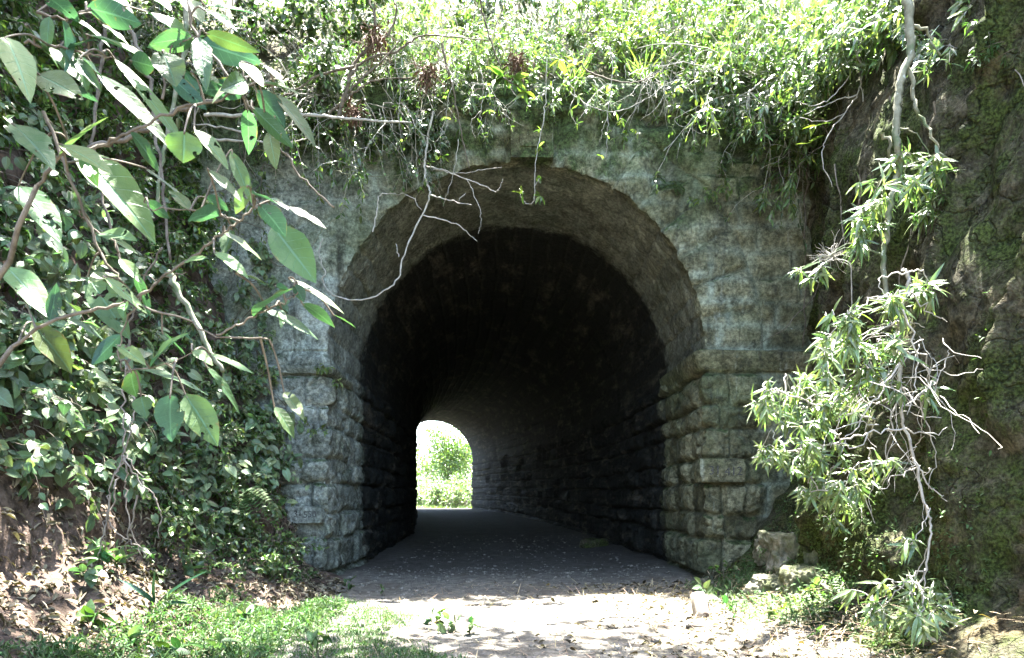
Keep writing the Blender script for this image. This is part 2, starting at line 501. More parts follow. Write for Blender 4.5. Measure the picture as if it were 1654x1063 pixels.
# one outline from the foot of the west jamb, over the arch, to the foot of the east jamb
ds = .026
zj = np.arange(-.35, ZS, ds)
th = np.linspace(np.pi, 0, int(np.pi * TR / ds))
ox = np.concatenate([np.full(len(zj), TX - TR), TX + TR * np.cos(th), np.full(len(zj), TX + TR)])
oz = np.concatenate([zj, ZS + TR * np.sin(th), zj[::-1]])
onx = np.concatenate([np.full(len(zj), 1.), -np.cos(th), np.full(len(zj), -1.)])   # inward normal
onz = np.concatenate([zj * 0, -np.sin(th), zj * 0])
arc = np.cumsum(np.concatenate([[0], np.hypot(np.diff(ox), np.diff(oz))]))

def face_disp(x, z):
    b, r, d = blocks(x, z, .62, 21)
    jamb = smooth(3.1, 2.9, z)
    quoin = jamb * smooth(.78, .62, np.abs(x - TX) - TR)
    cem = smooth(-.15, .35, fbm(x * .8, z * .8, 0 * x, 3, 40)) * (1 - quoin)
    west = smooth(-1.0, -2.4, x) * (1 - jamb * .6)
    amp = (.085 + .020 * quoin) * (1 - .55 * cem) * (1 - .45 * west)
    # dressed ring round the arch
    rr = np.hypot(x - TX, z - ZS) - TR
    ring = smooth(.85, .75, rr) * (z > ZS)
    ang = np.arctan2(z - ZS, x - TX) * (TR + .4)
    fa = ang / .5 - np.floor(ang / .5)
    dr = np.minimum(np.minimum(fa, 1 - fa) * .5, np.abs(.78 - rr))
    br = 1 - np.exp(-dr / .05)
    b = b * (1 - ring) + br * ring
    r = r * (1 - ring) + _hash(np.floor(ang / .5), ang * 0, ang * 0, 3) * ring
    amp = amp * (1 - ring) + .05 * ring * (1 - .45 * west)
    h = amp * (b * (.45 + .75 * r)) - .03 * ring * np.exp(-dr / .014) * (1 - .6 * west)
    h = h + .034 * fbm(x * 2.2, z * 2.2, 0 * x, 4, 60) + .022 * fbm(x * 9, z * 9, 0 * x, 3, 61) - quoin * .035 * np.exp(-d / .014)
    chip = np.abs(vnoise(x * 5.5, z * 7.5, 0 * x, 66)) + .5 * np.abs(vnoise(x * 12, z * 14, 0 * x, 67))
    h = h + .04 * quoin - .05 * (1 - np.clip(chip * 2.2, 0, 1)) * (.35 + .65 * quoin) * (1 - .6 * cem)
    cor = smooth(6.10, 6.16, z + .03 * vnoise(x * 3, z * 0, z * 0, 8)) * smooth(6.56, 6.5, z)
    h = h + .10 * cor
    # lost stones near the top and the open crack behind the east quoins
    for hx, hz, rx, rz in ((1.88, 6.15, .22, .14), (2.55, 6.1, .16, .16), (2.05, 5.45, .26, .22), (3.0, 5.62, .2, .1)):
        h = h - .16 * np.exp(-(((x - hx) / rx) ** 4 + ((z - hz) / rz) ** 4))
    cr = np.abs(x - (3.06 + .035 * vnoise(z * 5, z * 0, z * 0, 71)))
    h = h - .13 * np.exp(-(cr / .022) ** 2) * smooth(.75, .95, z) * smooth(1.75, 1.5, z)
    cr2 = np.abs(x - (-.07 + .01 * vnoise(z * 4, z * 0, z * 0, 72)))
    h = h - .05 * np.exp(-(cr2 / .013) ** 2) * smooth(5.5, 5.6, z)
    return h, r, np.exp(-(d / .055) ** 2) * (1 - quoin) * (.4 + .6 * cem + .6 * west)

def lining_disp(Y, s_x, z, arcl):
    t = Y - TY
    wallm = smooth(3.05, 2.9, z)
    b, r, d = blocks(t + 40 * (s_x > 0) + .3, z, .55, 33)
    amp = .095 * wallm * np.where(s_x > 0, 1.0, .7) * (.6 + .8 * smooth(-.5, .5, fbm(t * .9, z * .9, s_x, 3, 34)))
    h = amp * b * (.25 + 1.1 * r) - wallm * .03 * np.exp(-d / .014)
    chip = np.abs(vnoise(t * 5.5, z * 7.5, s_x, 68)) + .5 * np.abs(vnoise(t * 12, z * 14, s_x, 69))
    h = h - wallm * .055 * (1 - np.clip(chip * 2.2, 0, 1))
    # vault: long narrow stones laid along the tunnel
    cs = np.arange(-1, 20, .31)
    bv, rv, dv = blocks(t, arcl, 1.1, 51, cs)
    h = h + (1 - wallm) * .018 * bv * (.4 + .8 * rv)
    h = h + (.035 + .015 * wallm) * fbm(t * 1.6, s_x * 2 + z * 1.8, z * 1.6, 4, 80) + .020 * fbm(t * 8, z * 8, s_x * 3, 3, 81)
    h = h - (1 - wallm) * .016 * np.exp(-dv / .014)
    ringd = np.abs((t / 4.2) % 1 - .5) * 4.2
    h = h + .035 * (1 - wallm) * (np.floor(t / 4.2) % 2) * smooth(0, .05, ringd)
    return h, r * wallm + rv * (1 - wallm), np.exp(-d / .02) * wallm * .15 + .5 * np.exp(-dv / .015) * (1 - wallm)

portal = thing('stone_tunnel', (TX, TY, 0), 'old mossy stone railway tunnel with an arched mouth cut through the hill', 'tunnel')

# facing: rays from the outline out to a rectangle
x_out, z_out = 4.9, 6.62
nf = 130
g = np.linspace(0, 1, nf) ** 1.15
dirx, dirz = -onx, -onz
with np.errstate(divide='ignore', invalid='ignore'):
    tx = np.where(np.abs(dirx) > 1e-6, (np.sign(dirx) * x_out - ox) / dirx, 1e9)
    tz = np.where(dirz > 1e-6, (z_out - oz) / dirz, 1e9)
tmax = np.minimum(tx, tz)
FX = ox[:, None] + dirx[:, None] * tmax[:, None] * g[None]
FZ = oz[:, None] + dirz[:, None] * tmax[:, None] * g[None]
tt = tmax[:, None] * g[None]
hF, rF, jF = face_disp(FX, FZ)
yy = np.concatenate([np.arange(0, 3.2, .03), 3.2 + np.cumsum(np.linspace(.04, .35, 150))])
yy = yy[yy < L_END]; yy = TY + np.append(yy, L_END)
LY = yy[None] * np.ones((len(ox), 1))
LZ = oz[:, None] * np.ones((1, len(yy)))
LXs = np.sign(ox - TX)[:, None] * np.ones((1, len(yy)))
hL, rL, jL = lining_disp(LY, LXs, LZ, arc[:, None] * np.ones((1, len(yy))))
# soften the arris so that the stones turn the corner
kF = np.exp(-(tt / .05) ** 2)
rd = .035 * np.exp(-tt / .03)
FXd = FX + onx[:, None] * hL[:, :1] * kF
FZd = FZ + onz[:, None] * hL[:, :1] * kF
FYd = TY - hF + rd
V = np.stack([FXd, FYd, FZd], -1).reshape(-1, 3)
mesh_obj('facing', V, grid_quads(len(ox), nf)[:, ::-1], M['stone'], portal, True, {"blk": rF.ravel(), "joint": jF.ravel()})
kL = np.exp(-((LY - TY) / .05) ** 2)
LXd = ox[:, None] + onx[:, None] * hL + curve_x(LY)
LZd = oz[:, None] + onz[:, None] * hL + floor_z(LY)
LYd = LY - (hF[:, :1] - .035) * kL
V = np.stack([LXd, LYd, LZd], -1).reshape(-1, 3)
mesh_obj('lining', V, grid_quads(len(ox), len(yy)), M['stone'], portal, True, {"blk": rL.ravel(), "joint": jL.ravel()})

def impost(path, prof, seed, jit=.012):
    """a moulding swept along a horizontal path (x,y,z); prof = (outward, up)"""
    p = []
    for a, b in zip(path[:-1], path[1:]):
        n = max(2, int(np.linalg.norm(np.subtract(b, a)) / .05))
        p += [np.asarray(a, float) + (np.asarray(b, float) - np.asarray(a, float)) * i / n for i in range(n)]
    p.append(np.asarray(path[-1], float)); p = np.array(p)
    tg = np.gradient(p, axis=0); tg[:, 2] = 0; tg = norm(tg)
    out = np.stack([tg[:, 1], -tg[:, 0], tg[:, 0] * 0], -1)
    pr = []
    for a, b in zip(prof[:-1], prof[1:]):
        for i in range(5): pr.append(np.asarray(a) + (np.asarray(b) - np.asarray(a)) * i / 5)
    pr.append(np.asarray(prof[-1])); pr = np.array(pr)
    V = p[:, None] + out[:, None] * pr[None, :, :1] + np.array([0, 0, 1.])[None, None] * pr[None, :, 1:]
    nn = fbm(V[..., 0] * 6, V[..., 1] * 6, V[..., 2] * 6, 4, seed)
    V = V + out[:, None] * nn[..., None] * jit * 1.6 + np.array([0, 0, 1.]) * nn[..., None] * jit
    sh = V.reshape(-1, 3)
    return mesh_obj('impost', sh, grid_quads(len(p), len(pr))[:, ::-1], M['impost'], portal, True,
                    {"blk": np.full(len(sh), .6), "joint": np.zeros(len(sh))})
# east impost: along the face, round the corner, then into the mouth
xe, xw = TX + TR, TX - TR
impost([(xe - .05, 11.65, 2.93), (xe - .05, TY - .05, 2.93), (xe + 1.35, TY - .05, 2.90)], [(-.12, -.16), (.03, -.14), (.10, .02), (.11, .10), (-.12, .16)], 5)
impost([(xw + .04, 10.6, 2.76), (xw + .04, TY - .04, 2.78), (xw - 1.2, TY - .04, 2.80)][::-1], [(-.12, -.06), (.04, -.05), (.07, .01), (.07, .05), (-.12, .09)], 6)

# keystone with a sunk panel
kst = rough_block('keystone', (.26, TY - .075, 5.84), (.56, .16, .62), M['stone'], portal, 0, .02, .06, 4, 16)
rough_block('keystone_panel', (.27, TY - .158, 5.86), (.34, .03, .38), M['stone'], kst, 0, .02, .08, 9, 12)

def inscription(stone, text, x, z, y, h, rotz=0, spc=1.0):
    cu = bpy.data.curves.new('inscription', 'FONT')
    cu.body = text; cu.size = h * 1.35; cu.extrude = .002; cu.align_x = 'CENTER'; cu.align_y = 'CENTER'; cu.space_character = spc
    tmp = bpy.data.objects.new('inscription_curve', cu)
    COL.objects.link(tmp)
    dg = bpy.context.evaluated_depsgraph_get()
    me = bpy.data.meshes.new_from_object(tmp.evaluated_get(dg))
    COL.objects.unlink(tmp); bpy.data.objects.remove(tmp); bpy.data.curves.remove(cu)
    n = len(me.vertices); co = np.zeros(n * 3, np.float32); me.vertices.foreach_get("co", co); co = co.reshape(-1, 3)
    V = np.stack([co[:, 0] + x, -co[:, 2] + y, co[:, 1] + z + .004 * np.sin(co[:, 0] * 25)], -1).astype(np.float32)
    me.vertices.foreach_set("co", V.ravel()); me.update()
    me.materials.clear(); me.materials.append(M['paint'])
    o = bpy.data.objects.new('inscription', me); COL.objects.link(o); o.parent = stone
    off = Vector((0, 0, 0)); p = stone
    while p is not None: off += p.location; p = p.parent
    o.location = -off
ist = rough_block('inscribed_stone', (2.735, TY - .075, 1.46), (.60, .26, .31), M['pale_stone'], portal, 0, .05, .22, 12, 18, True)
inscription(ist, '31', 2.62, 1.46, TY - .075 - .13 * .96 - .004, .12)
inscription(ist, '412', 2.865, 1.445, TY - .075 - .13 * .96 - .004, .115)
ist = rough_block('inscribed_stone', (-2.68, TY - .105, .885), (.44, .22, .215), M['pale_stone'], portal, 0, .05, .2, 14, 18, True)
inscription(ist, '31', -2.765, .90, TY - .105 - .11 * .96 - .004, .085)
inscription(ist, '550', -2.61, .89, TY - .105 - .11 * .96 - .004, .085)

# ------------------------------------------------------------------ ground, banks, hill
def axis(segs):
    out = []
    for a, b, st in segs: out.append(np.arange(a, b, st))
    out.append([segs[-1][1]])
    return np.concatenate(out)
gx = axis([(-400, -40, 60), (-40, -4, 4), (-4, 4, .05), (4, 40, 4), (40, 400, 60)])
gy = axis([(-400, -8, 56), (-8, 3, .5), (3, 14, .05), (14, 60, .4), (60, 120, 5), (120, 900, 60)])
GX, GY = np.meshgrid(gx, gy, indexing='ij')
def ground_z(x, y):
    x = np.asarray(x, float); y = np.asarray(y, float)
    near = np.exp(-np.maximum(np.abs(x) - 5, 0)) * np.exp(-np.maximum(np.abs(y - 8) - 8, 0) * .2)
    z = floor_z(y) + near * (.05 * fbm(x * .7, y * .7, 0 * x, 3, 5) + .018 * fbm(x * 4, y * 4, 0 * x, 3, 6))
    z = z + near * .05 * smooth(1.2, 2.4, np.abs(x - curve_x(y))) * smooth(8, 11, y)
    return z
GZ = ground_z(GX, GY)
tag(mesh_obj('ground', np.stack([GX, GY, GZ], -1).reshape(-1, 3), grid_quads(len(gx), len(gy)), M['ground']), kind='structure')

BP = np.array([(-1.55, -.12), (-2.2, .03), (-2.75, .26), (-3.15, .62), (-3.4, 1.25), (-3.7, 2.2), (-4.05, 3.4), (-4.5, 4.9), (-5.0, 6.6), (-6.2, 8.6), (-9, 11.5), (-16, 15), (-40, 20)])
bs = np.concatenate([[0], np.cumsum(np.hypot(*np.diff(BP, axis=0).T))])
def bank_at(Y, s):
    """a point on the west bank: Y along the cutting, s metres up its profile"""
    Y = np.asarray(Y, float); s = np.asarray(s, float)
    x = np.interp(s, bs, BP[:, 0]); z = np.interp(s, bs, BP[:, 1])
    x = x - .30 * smooth(9.0, 6.5, Y) * smooth(0, 1.2, s) + .30 * smooth(7.2, 9.2, Y) * smooth(.9, 1.9, s)
    n = .22 * fbm(Y * .9, s * .9, 0 * s, 4, 90) + .07 * fbm(Y * 4, s * 4, 0 * s, 4, 91)
    n = n * smooth(0.1, 1.0, s)
    return np.stack([x + n * .8, Y + 0 * s, z + n * .5], -1)
by = axis([(-8, 3, .4), (3, 9.75, .05)])
bv = np.concatenate([np.arange(0, 7.5, .05), np.linspace(7.5, bs[-1], 60)])
B1, B2 = np.meshgrid(by, bv, indexing='ij')
tag(mesh_obj('earth_bank', bank_at(B1, B2).reshape(-1, 3), grid_quads(len(by), len(bv)), M['earth']), kind='structure')

CPn = np.array([(2.35, -.15), (2.75, .12), (3.15, .55), (3.6, 1.2), (3.85, 2.0), (3.95, 4.0), (4.0, 6.2), (4.6, 6.9), (7, 8.6), (14, 12.5), (40, 18)])
CPf = np.array([(2.35, -.15), (2.66, .10), (2.95, .42), (3.15, 1.2), (3.25, 2.4), (3.35, 4.2), (3.65, 5.9), (4.5, 6.8), (7, 8.6), (14, 12.5), (40, 18)])
def cliff_at(Y, u):
    Y = np.asarray(Y, float); u = np.asarray(u, float)
    k = np.arange(len(CPn))
    w = smooth(6.6, 9.3, Y)
    x = np.interp(u, k, CPn[:, 0]) * w + np.interp(u, k, CPf[:, 0]) * (1 - w)
    z = np.interp(u, k, CPn[:, 1]) * w + np.interp(u, k, CPf[:, 1]) * (1 - w)
    x = x + .25 * smooth(5.2, 3.5, Y)
    m = smooth(.3, 2, u)
    n = .42 * fbm(Y * .55, z * .5, 0 * z, 3, 95) + .16 * fbm(Y * 2.1, z * 1.5, 0 * z, 4, 96) + .05 * fbm(Y * 8, z * 8, 0 * z, 3, 97)
    rdg = np.abs(vnoise(Y * 1.4 + .3 * z, z * .45, 0 * z, 98))
    n = n + .03 * fbm(Y * 20, z * 16, 0 * z, 2, 99)
    n = n - .18 * np.exp(-(rdg / .09) ** 2)
    n = n * (1 - .45 * w)
    return np.stack([x + n * m, Y + .25 * n * m * (1 - w), z + .1 * n * m], -1)
cy = axis([(-8, 3, .4), (3, 9.8, .05)])
cu = np.concatenate([np.linspace(0, 7, 220), np.linspace(7.05, 10, 40)])
C1, C2 = np.meshgrid(cy, cu, indexing='ij')
tag(mesh_obj('rock_cliff', cliff_at(C1, C2).reshape(-1, 3), grid_quads(len(cy), len(cu))[:, ::-1], M['rock']), kind='structure')

hx = axis([(-40, -6, 2), (-6, 6, .12), (6, 40, 2)])
hy = axis([(9.58, 13, .1), (13, 46, .8)])
H1, H2 = np.meshgrid(hx, hy, indexing='ij')
def hill_z(x, y):
    x = np.asarray(x, float); y = np.asarray(y, float)
    return 6.60 + .98 * (y - 9.58) * smooth(40, 9, y) + .10 * np.maximum(np.abs(x) - 4, 0) + .25 * fbm(x * .5, y * .5, 0 * x, 3, 31) * smooth(9.6, 11, y) + .1 * fbm(x * 3, y * 3, 0 * x, 3, 32)
H3 = hill_z(H1, H2)
tag(mesh_obj('hillside', np.stack([H1, H2, H3], -1).reshape(-1, 3), grid_quads(len(hx), len(hy)), M['hill']), kind='structure')

# ------------------------------------------------------------------ plants
def leafy_twig(lb, pts, n, kind, L, W, up=(0, 0, 1), side=.9, hang=.25, droop=.2, whorl=0):
    """leaves set along a twig; whorl = extra leaves bunched at its tip"""
    pts = np.asarray(pts, float)
    m = len(pts) - 1
    t = np.clip(np.concatenate([rng.uniform(.15, 1, n), rng.uniform(.93, 1, whorl)]), 0, .9999) * m
    i = t.astype(int); f = (t - i)[:, None]
    base = pts[i] * (1 - f) + pts[i + 1] * f
    tg = norm(pts[i + 1] - pts[i])
    d = norm(tg * .55 + rand_dirs(len(t)) * side + np.array([0, 0, -hang]))
    ln = L * rng.uniform(.55, 1.2, len(t))
    u = np.asarray(up, float) + rng.normal(0, .35, (len(t), 3))
    add_leaves(lb, base, d, u, ln, ln * (W / L) * rng.uniform(.8, 1.2, len(t)), kind, droop)

def bush(sb, lb, base, d, stems, length, kind, L, W, per=10, twigs=6, spread=.6, droop=.15, r=.010, hang=.25, whorl=0, wander=.35, side=.9, ldroop=.2, up=(0, -.35, 1)):
    for k in range(stems):
        dd = norm(np.asarray(d, float) + rng.normal(0, spread, 3))
        ln = length * rng.uniform(.55, 1.1)
        b = np.asarray(base, float) + rng.normal(0, .04, 3)
        p = walk(b, dd, ln, 8, droop, wander)
        tube(sb, p, r * rng.uniform(.6, 1.1), r * .25, 5)
        leafy_twig(lb, p[3:], max(2, per // 2), kind, L, W, hang=hang, whorl=whorl, side=side, droop=ldroop, up=up)
        for j in range(twigs):
            i = rng.integers(2, 8)
            tw = walk(p[i], norm(p[i] - p[i - 1]) * .7 + rng.normal(0, .6, 3), ln * rng.uniform(.2, .5), 5, droop, wander)
            tube(sb, tw, r * .4, r * .15, 4)
            leafy_twig(lb, tw, per, kind, L, W, hang=hang, whorl=whorl, side=side, droop=ldroop, up=up)

def runner(sb, pts, r=.006):
    """the creeping stem along the soil that joins a plant's shoots"""
    pts = np.array(pts)
    left = list(range(1, len(pts))); cur = 0; order = [0]
    while left:
        cur = min(left, key=lambda i: np.linalg.norm(pts[i] - pts[cur])); left.remove(cur); order.append(cur)
    if len(order) > 1: tube(sb, spline(pts[order], 4), r, r * .6, 4)

def plant(name, label, cat, base, group=None, stem='stem', leaf='foliage', smat='bark', lmat='leaf_small'):
    """start a plant: returns its root, buffers and a closing function"""
    root = thing(name, base, label, cat, group)
    sb, lb = Buf(), Buf()
    def close():
        sb.build(stem, M[smat], root)
        lb.build(leaf, M[lmat], root)
        return root
    return root, sb, lb, close

def px_path(pts, Y, Y2=None, per=6, jit=0.0):
    n = len(pts)
    ys = np.linspace(Y, Y if Y2 is None else Y2, n)
    return spline([P(a, b, y) for (a, b), y in zip(pts, ys)], per, jit)

# --- shrubs along the top of the wall and the slope above it
CREST = "shrubs growing above the tunnel mouth"
crest = [
  # x, Y, height offset, dir, stems, length, kind, L, W, material, per, label
  (-4.3, 9.5, .1, (.25, -.55, .5), 9, 1.5, 'small', .085, .040, 'leaf_dark', 16, 'dark small-leaved shrub at the west end of the wall top', 'shrub'),
  (-3.5, 9.6, 0, (.15, -.6, .5), 10, 1.3, 'small', .075, .036, 'leaf_small', 18, 'small-leaved shrub tangled among the pale branches above the west jamb', 'shrub'),
  (-2.7, 9.6, .0, (.15, -.75, .2), 11, 1.2, 'small', .065, .030, 'leaf_dark', 18, 'fine-leaved shrub drooping over the wall beside the brown root clump', 'shrub'),
  (-1.9, 9.6, .1, (.1, -.7, .1), 12, 1.2, 'small', .06, .026, 'leaf_small', 18, 'sprawling shrub hanging lowest over the wall, west of the keystone', 'shrub'),
  (-1.1, 9.8, .1, (.05, -.6, .35), 12, 1.1, 'lance', .10, .020, 'leaf_lance', 16, 'glossy narrow-leaved shrub glaring in the sun west of the keystone', 'shrub'),
  (-.3, 9.8, .1, (0, -.5, .45), 12, 1.1, 'lance', .10, .018, 'leaf_lance', 18, 'narrow-leaved shrub with sun-white leaves straight above the keystone', 'shrub'),
  (.55, 10.1, .1, (0, -.35, .7), 11, 1.1, 'lance', .11, .022, 'leaf_lance', 16, 'pale sunlit shrub just east of the keystone', 'shrub'),
  (1.3, 10.1, .1, (0, -.35, .65), 11, 1.0, 'lance', .10, .018, 'leaf_bright', 18, 'yellow-green sunlit shrub over the lost stones in the wall', 'shrub'),
  (2.1, 10.1, .1, (.1, -.35, .7), 12, 1.1, 'lance', .12, .022, 'leaf_bright', 18, 'bright bamboo-like shrub above the haunch of the arch', 'shrub'),
  (2.9, 9.7, .1, (.1, -.6, .4), 12, 1.1, 'lance', .12, .024, 'leaf_bright', 18, 'bright leafy shrub spilling over the east end of the wall', 'shrub'),
  (3.6, 9.4, .1, (-.2, -.6, .3), 11, 1.2, 'lance', .12, .022, 'leaf_lance', 16, 'shrub overhanging the corner where the wall meets the rock', 'shrub'),
  (-3.9, 11.0, 0, (.1, -.2, 1), 9, 1.9, 'small', .10, .048, 'leaf_dark', 18, 'tall dark bush on the slope behind the western shrubs', 'bush'),
  (-2.6, 11.2, 0, (.05, -.2, 1), 10, 1.9, 'small', .09, .042, 'leaf_small', 18, 'tall bush of mid-green leaves behind the brown root clump', 'bush'),
  (-1.3, 11.3, 0, (0, -.2, 1), 10, 1.7, 'small', .09, .038, 'leaf_bright', 18, 'light green bush on the slope behind the glossy shrub', 'bush'),
  (.1, 11.4, 0, (0, -.2, 1), 10, 1.6, 'lance', .13, .024, 'leaf_dark', 16, 'open feathery bush uphill of the keystone', 'bush'),
  (1.2, 11.4, 0, (0, -.2, 1), 10, 1.8, 'lance', .13, .026, 'leaf_bright', 18, 'bamboo-like bush uphill of the yellow-green shrub', 'bush'),
  (2.3, 11.2, 0, (0, -.2, 1), 11, 1.8, 'lance', .14, .026, 'leaf_bright', 18, 'dense bamboo-like bush uphill of the haunch of the arch', 'bush'),
  (3.5, 11.0, 0, (-.1, -.2, 1), 11, 1.8, 'lance', .13, .026, 'leaf_bright', 18, 'thick bright bush on the slope above the rock corner', 'bush'),
  (4.6, 10.2, 0, (-.3, -.3, .8), 11, 1.8, 'lance', .13, .026, 'leaf_lance', 18, 'bush on the brow of the rock cutting beside the wall', 'bush'),
  (-5.4, 10.2, .2, (.3, -.4, .8), 10, 1.9, 'small', .10, .05, 'leaf_dark', 18, 'dark bush at the head of the earth bank', 'bush'),
  (-2.15, 9.36, -.25, (.05, -.55, -.75), 9, 1.05, 'small', .06, .026, 'leaf_small', 16, 'small-leaved shrub trailing down the wall below the forked branches', 'shrub'),
  (-1.55, 9.36, -.35, (.1, -.5, -.8), 9, 1.0, 'small', .055, .024, 'leaf_dark', 16, 'dark fine-leaved shrub trailing lowest down the wall west of the looping vine', 'shrub'),
  (-.85, 9.36, -.1, (.0, -.55, -.7), 8, .6, 'lance', .09, .016, 'leaf_small', 14, 'narrow-leaved shrub trailing behind the straight stem', 'shrub'),
  (.75, 9.36, -.05, (.0, -.6, -.6), 7, .45, 'lance', .09, .016, 'leaf_lance', 14, 'pale trailing shrub over the wall just east of the keystone', 'shrub'),
  (3.55, 9.2, -.3, (-.2, -.5, -.7), 9, 1.2, 'lance', .10, .02, 'leaf_dark', 14, 'dark shrub trailing into the corner of wall and rock', 'shrub'),
  (-3.1, 9.36, -.2, (.1, -.5, -.6), 9, .95, 'small', .07, .032, 'leaf_dark', 16, 'dark shrub trailing over the wall under the level pale branch', 'shrub'),
]
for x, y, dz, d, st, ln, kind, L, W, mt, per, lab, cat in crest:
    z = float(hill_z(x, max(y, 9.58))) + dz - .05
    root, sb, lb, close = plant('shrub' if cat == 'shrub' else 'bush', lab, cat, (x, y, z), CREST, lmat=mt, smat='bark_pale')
    run = []
    for q in range(7):
        b = np.array([x + rng.uniform(-.55, .55), y + rng.uniform(-.15, .35), z])
        b[2] = float(hill_z(b[0], max(b[1], 9.58))) - .03 + min(dz, 0) * 1.2
        if dz < 0: b[1] = min(b[1], 9.44)
        elif rng.random() < .6: tube(sb, walk(b, norm(np.array(d) + rng.normal(0, .6, 3)), rng.uniform(.8, 1.9), 12, .3, .45), rng.uniform(.006, .013), .003, 5, .1)
        run.append(b); bush(sb, lb, b, d, max(2, st // 3), ln * rng.choice([.55, .8, 1.0, 1.35]), kind, L * rng.choice([.7, .9, 1.0, 1.5]), W * rng.uniform(.9, 1.6), per, 7, .55, .45 if y < 10 else .2, .009, up=(0, -.6, .9))
    runner(sb, run)
    close()

# --- grass tufts on the wall top
for x, y, lab in ((1.75, 9.55, 'arching grass tuft over the lost stones of the wall'), (2.75, 9.4, 'arching grass tuft near the east end of the wall top'),
                  (.85, 9.55, 'thin grass tuft leaning out over the wall east of the keystone'), (3.3, 9.2, 'long-bladed grass tuft in front of the rock corner')):
    root = thing('grass_tuft', (x, y, 6.6), lab, 'grass tuft', 'grass tufts on the wall top')
    lb = Buf(); n = 45
    dd = norm(rng.normal(0, .5, (n, 3)) + np.array([0, -.6, .7]))
    add_leaves(lb, np.array([x, y, 6.6]) + rng.normal(0, .05, (n, 3)), dd, (0, 0, 1), rng.uniform(.25, .55, n), rng.uniform(.008, .016, n), 'blade', .55, .3)
    lb.build('blade', M['leaf_lance'], root)

# --- dry twiggy fringe hanging from the wall top
for x0, x1, z, lab in ((1.55, 2.35, 6.5, 'fringe of dry grey twigs hanging over the east part of the wall top'), (3.15, 3.75, 6.1, 'tangle of sun-bleached dry twigs hanging at the rock corner'),
                       (-1.6, -.7, 6.5, 'tangle of thin dry twigs hanging over the wall west of the keystone'), (-3.2, -2.3, 6.4, 'dry twigs under the pale branches of the western wall top')):
    b = Buf()
    for k in range(46):
        p = walk((rng.uniform(x0, x1), rng.uniform(9.1, 9.5), z + rng.uniform(-.1, .25)), (rng.normal(0, .6), -.7, -.4), rng.uniform(.3, .8), 7, .35, .6)
        tube(b, p, .004, .0015, 4)
    tag(b.build('twig_tangle', M['bark_pale']), lab, 'twigs', 'dry twigs along the wall top')

# --- bare stems and vines hanging over the mouth (traced, each with its own depth)
def vine(name, label, cat, paths, Y, r=.012, mat='bark_pale', leaves=None, group='bare vines hanging over the tunnel mouth', Y2=None, taper=.45):
    root = thing(name, P(paths[0][0][0], paths[0][0][1], Y), label, cat, group)
    for i, pp in enumerate(paths):
        b = Buf()
        yy_ = Y + (0 if i == 0 else rng.uniform(-.12, .12))
        tube(b, px_path(pp, yy_, Y2, 6, .006), r * (1 if i == 0 else .65), r * taper * (1 if i == 0 else .6), 6, .12)
        b.build('stem', M[mat], root)
    if leaves:
        lb = Buf()
        for (px, py, n, L, W, kind) in leaves:
            c = P(px, py, Y)
            pts = np.array([c, c + rng.normal(0, .03, 3)])
            leafy_twig(lb, pts, n, kind, L, W, side=1.2, hang=.35)
        lb.build('foliage', M['leaf_bright'], root)
    return root
vine('looping_vine', 'pale bare vine looping down across the arch from the wall top', 'vine',
     [[(699, 180), (690, 230), (686, 264), (688, 292), (694, 314), (682, 347), (652, 411), (644, 449), (614, 474), (576, 485), (538, 476), (521, 453), (525, 440), (515, 411), (521, 385)],
      [(682, 347), (737, 362), (757, 378), (771, 390)],
      [(602, 375), (607, 350), (612, 318), (627, 313), (661, 316), (682, 340)],
      [(694, 314), (720, 322), (762, 331)], [(644, 415), (639, 393)]], 8.9, .014,
     leaves=[(687, 290, 6, .10, .03, 'lance'), (693, 265, 5, .10, .02, 'lance')])
vine('straight_stem', 'straight bare stem hanging from the sunlit shrubs, ending at the crown of the arch', 'stem',
     [[(714, 70), (722, 110), (733, 150), (745, 215), (758, 272)]], 9.05, .017, 'bark')
vine('twiggy_vine', 'bare vine sprawling sideways under the crown of the arch', 'vine',
     [[(686, 267), (717, 276), (754, 289), (780, 300), (801, 310), (808, 302), (812, 289)], [(699, 273), (735, 280), (773, 276), (810, 270)],
      [(754, 288), (766, 315), (775, 339), (777, 358), (773, 378)], [(740, 225), (737, 258), (728, 295), (716, 330)], [(752, 312), (738, 326)]], 9.0, .009)
vine('leafy_vine', 'thin vine with a few fresh leaves dangling in front of the arch crown', 'vine',
     [[(883, 92), (882, 155), (876, 202), (868, 240), (864, 290), (863, 325)], [(863, 325), (853, 330), (843, 322), (841, 314)], [(864, 300), (872, 288)]], 8.9, .008,
     leaves=[(845, 314, 7, .12, .05, 'small'), (873, 315, 9, .12, .05, 'small'), (873, 285, 4, .10, .045, 'small'), (870, 235, 6, .10, .04, 'small'), (874, 210, 5, .08, .03, 'small')])
vine('leaning_branch', 'thin dark branch slanting through the glaring shrubs to a spray of yellow-green leaves', 'branch',
     [[(770, -20), (780, 25), (793, 65), (806, 100), (812, 125)], [(812, 125), (790, 140), (760, 150)], [(812, 125), (845, 145), (870, 140)]], 8.7, .012, 'bark_dark',
     leaves=[(815, 125, 9, .20, .09, 'small'), (830, 128, 10, .20, .09, 'small'), (800, 133, 6, .18, .07, 'small'), (850, 150, 7, .18, .06, 'small'), (905, 95, 7, .2, .08, 'small'), (930, 105, 6, .16, .06, 'small')])
vine('arching_vine', 'thin vine swagging along the wall top east of the keystone', 'vine',
     [[(938, 100), (950, 115), (985, 128), (1019, 134), (1046, 126), (1071, 111), (1099, 83)]], 8.95, .010, 'bark')
vine('arching_vine', 'very thin vine swagging across the stones below the thicker swag', 'vine',
     [[(920, 148), (950, 170), (972, 178), (995, 180), (1026, 170), (1054, 153), (1075, 130)]], 9.1, .006, 'bark_pale')
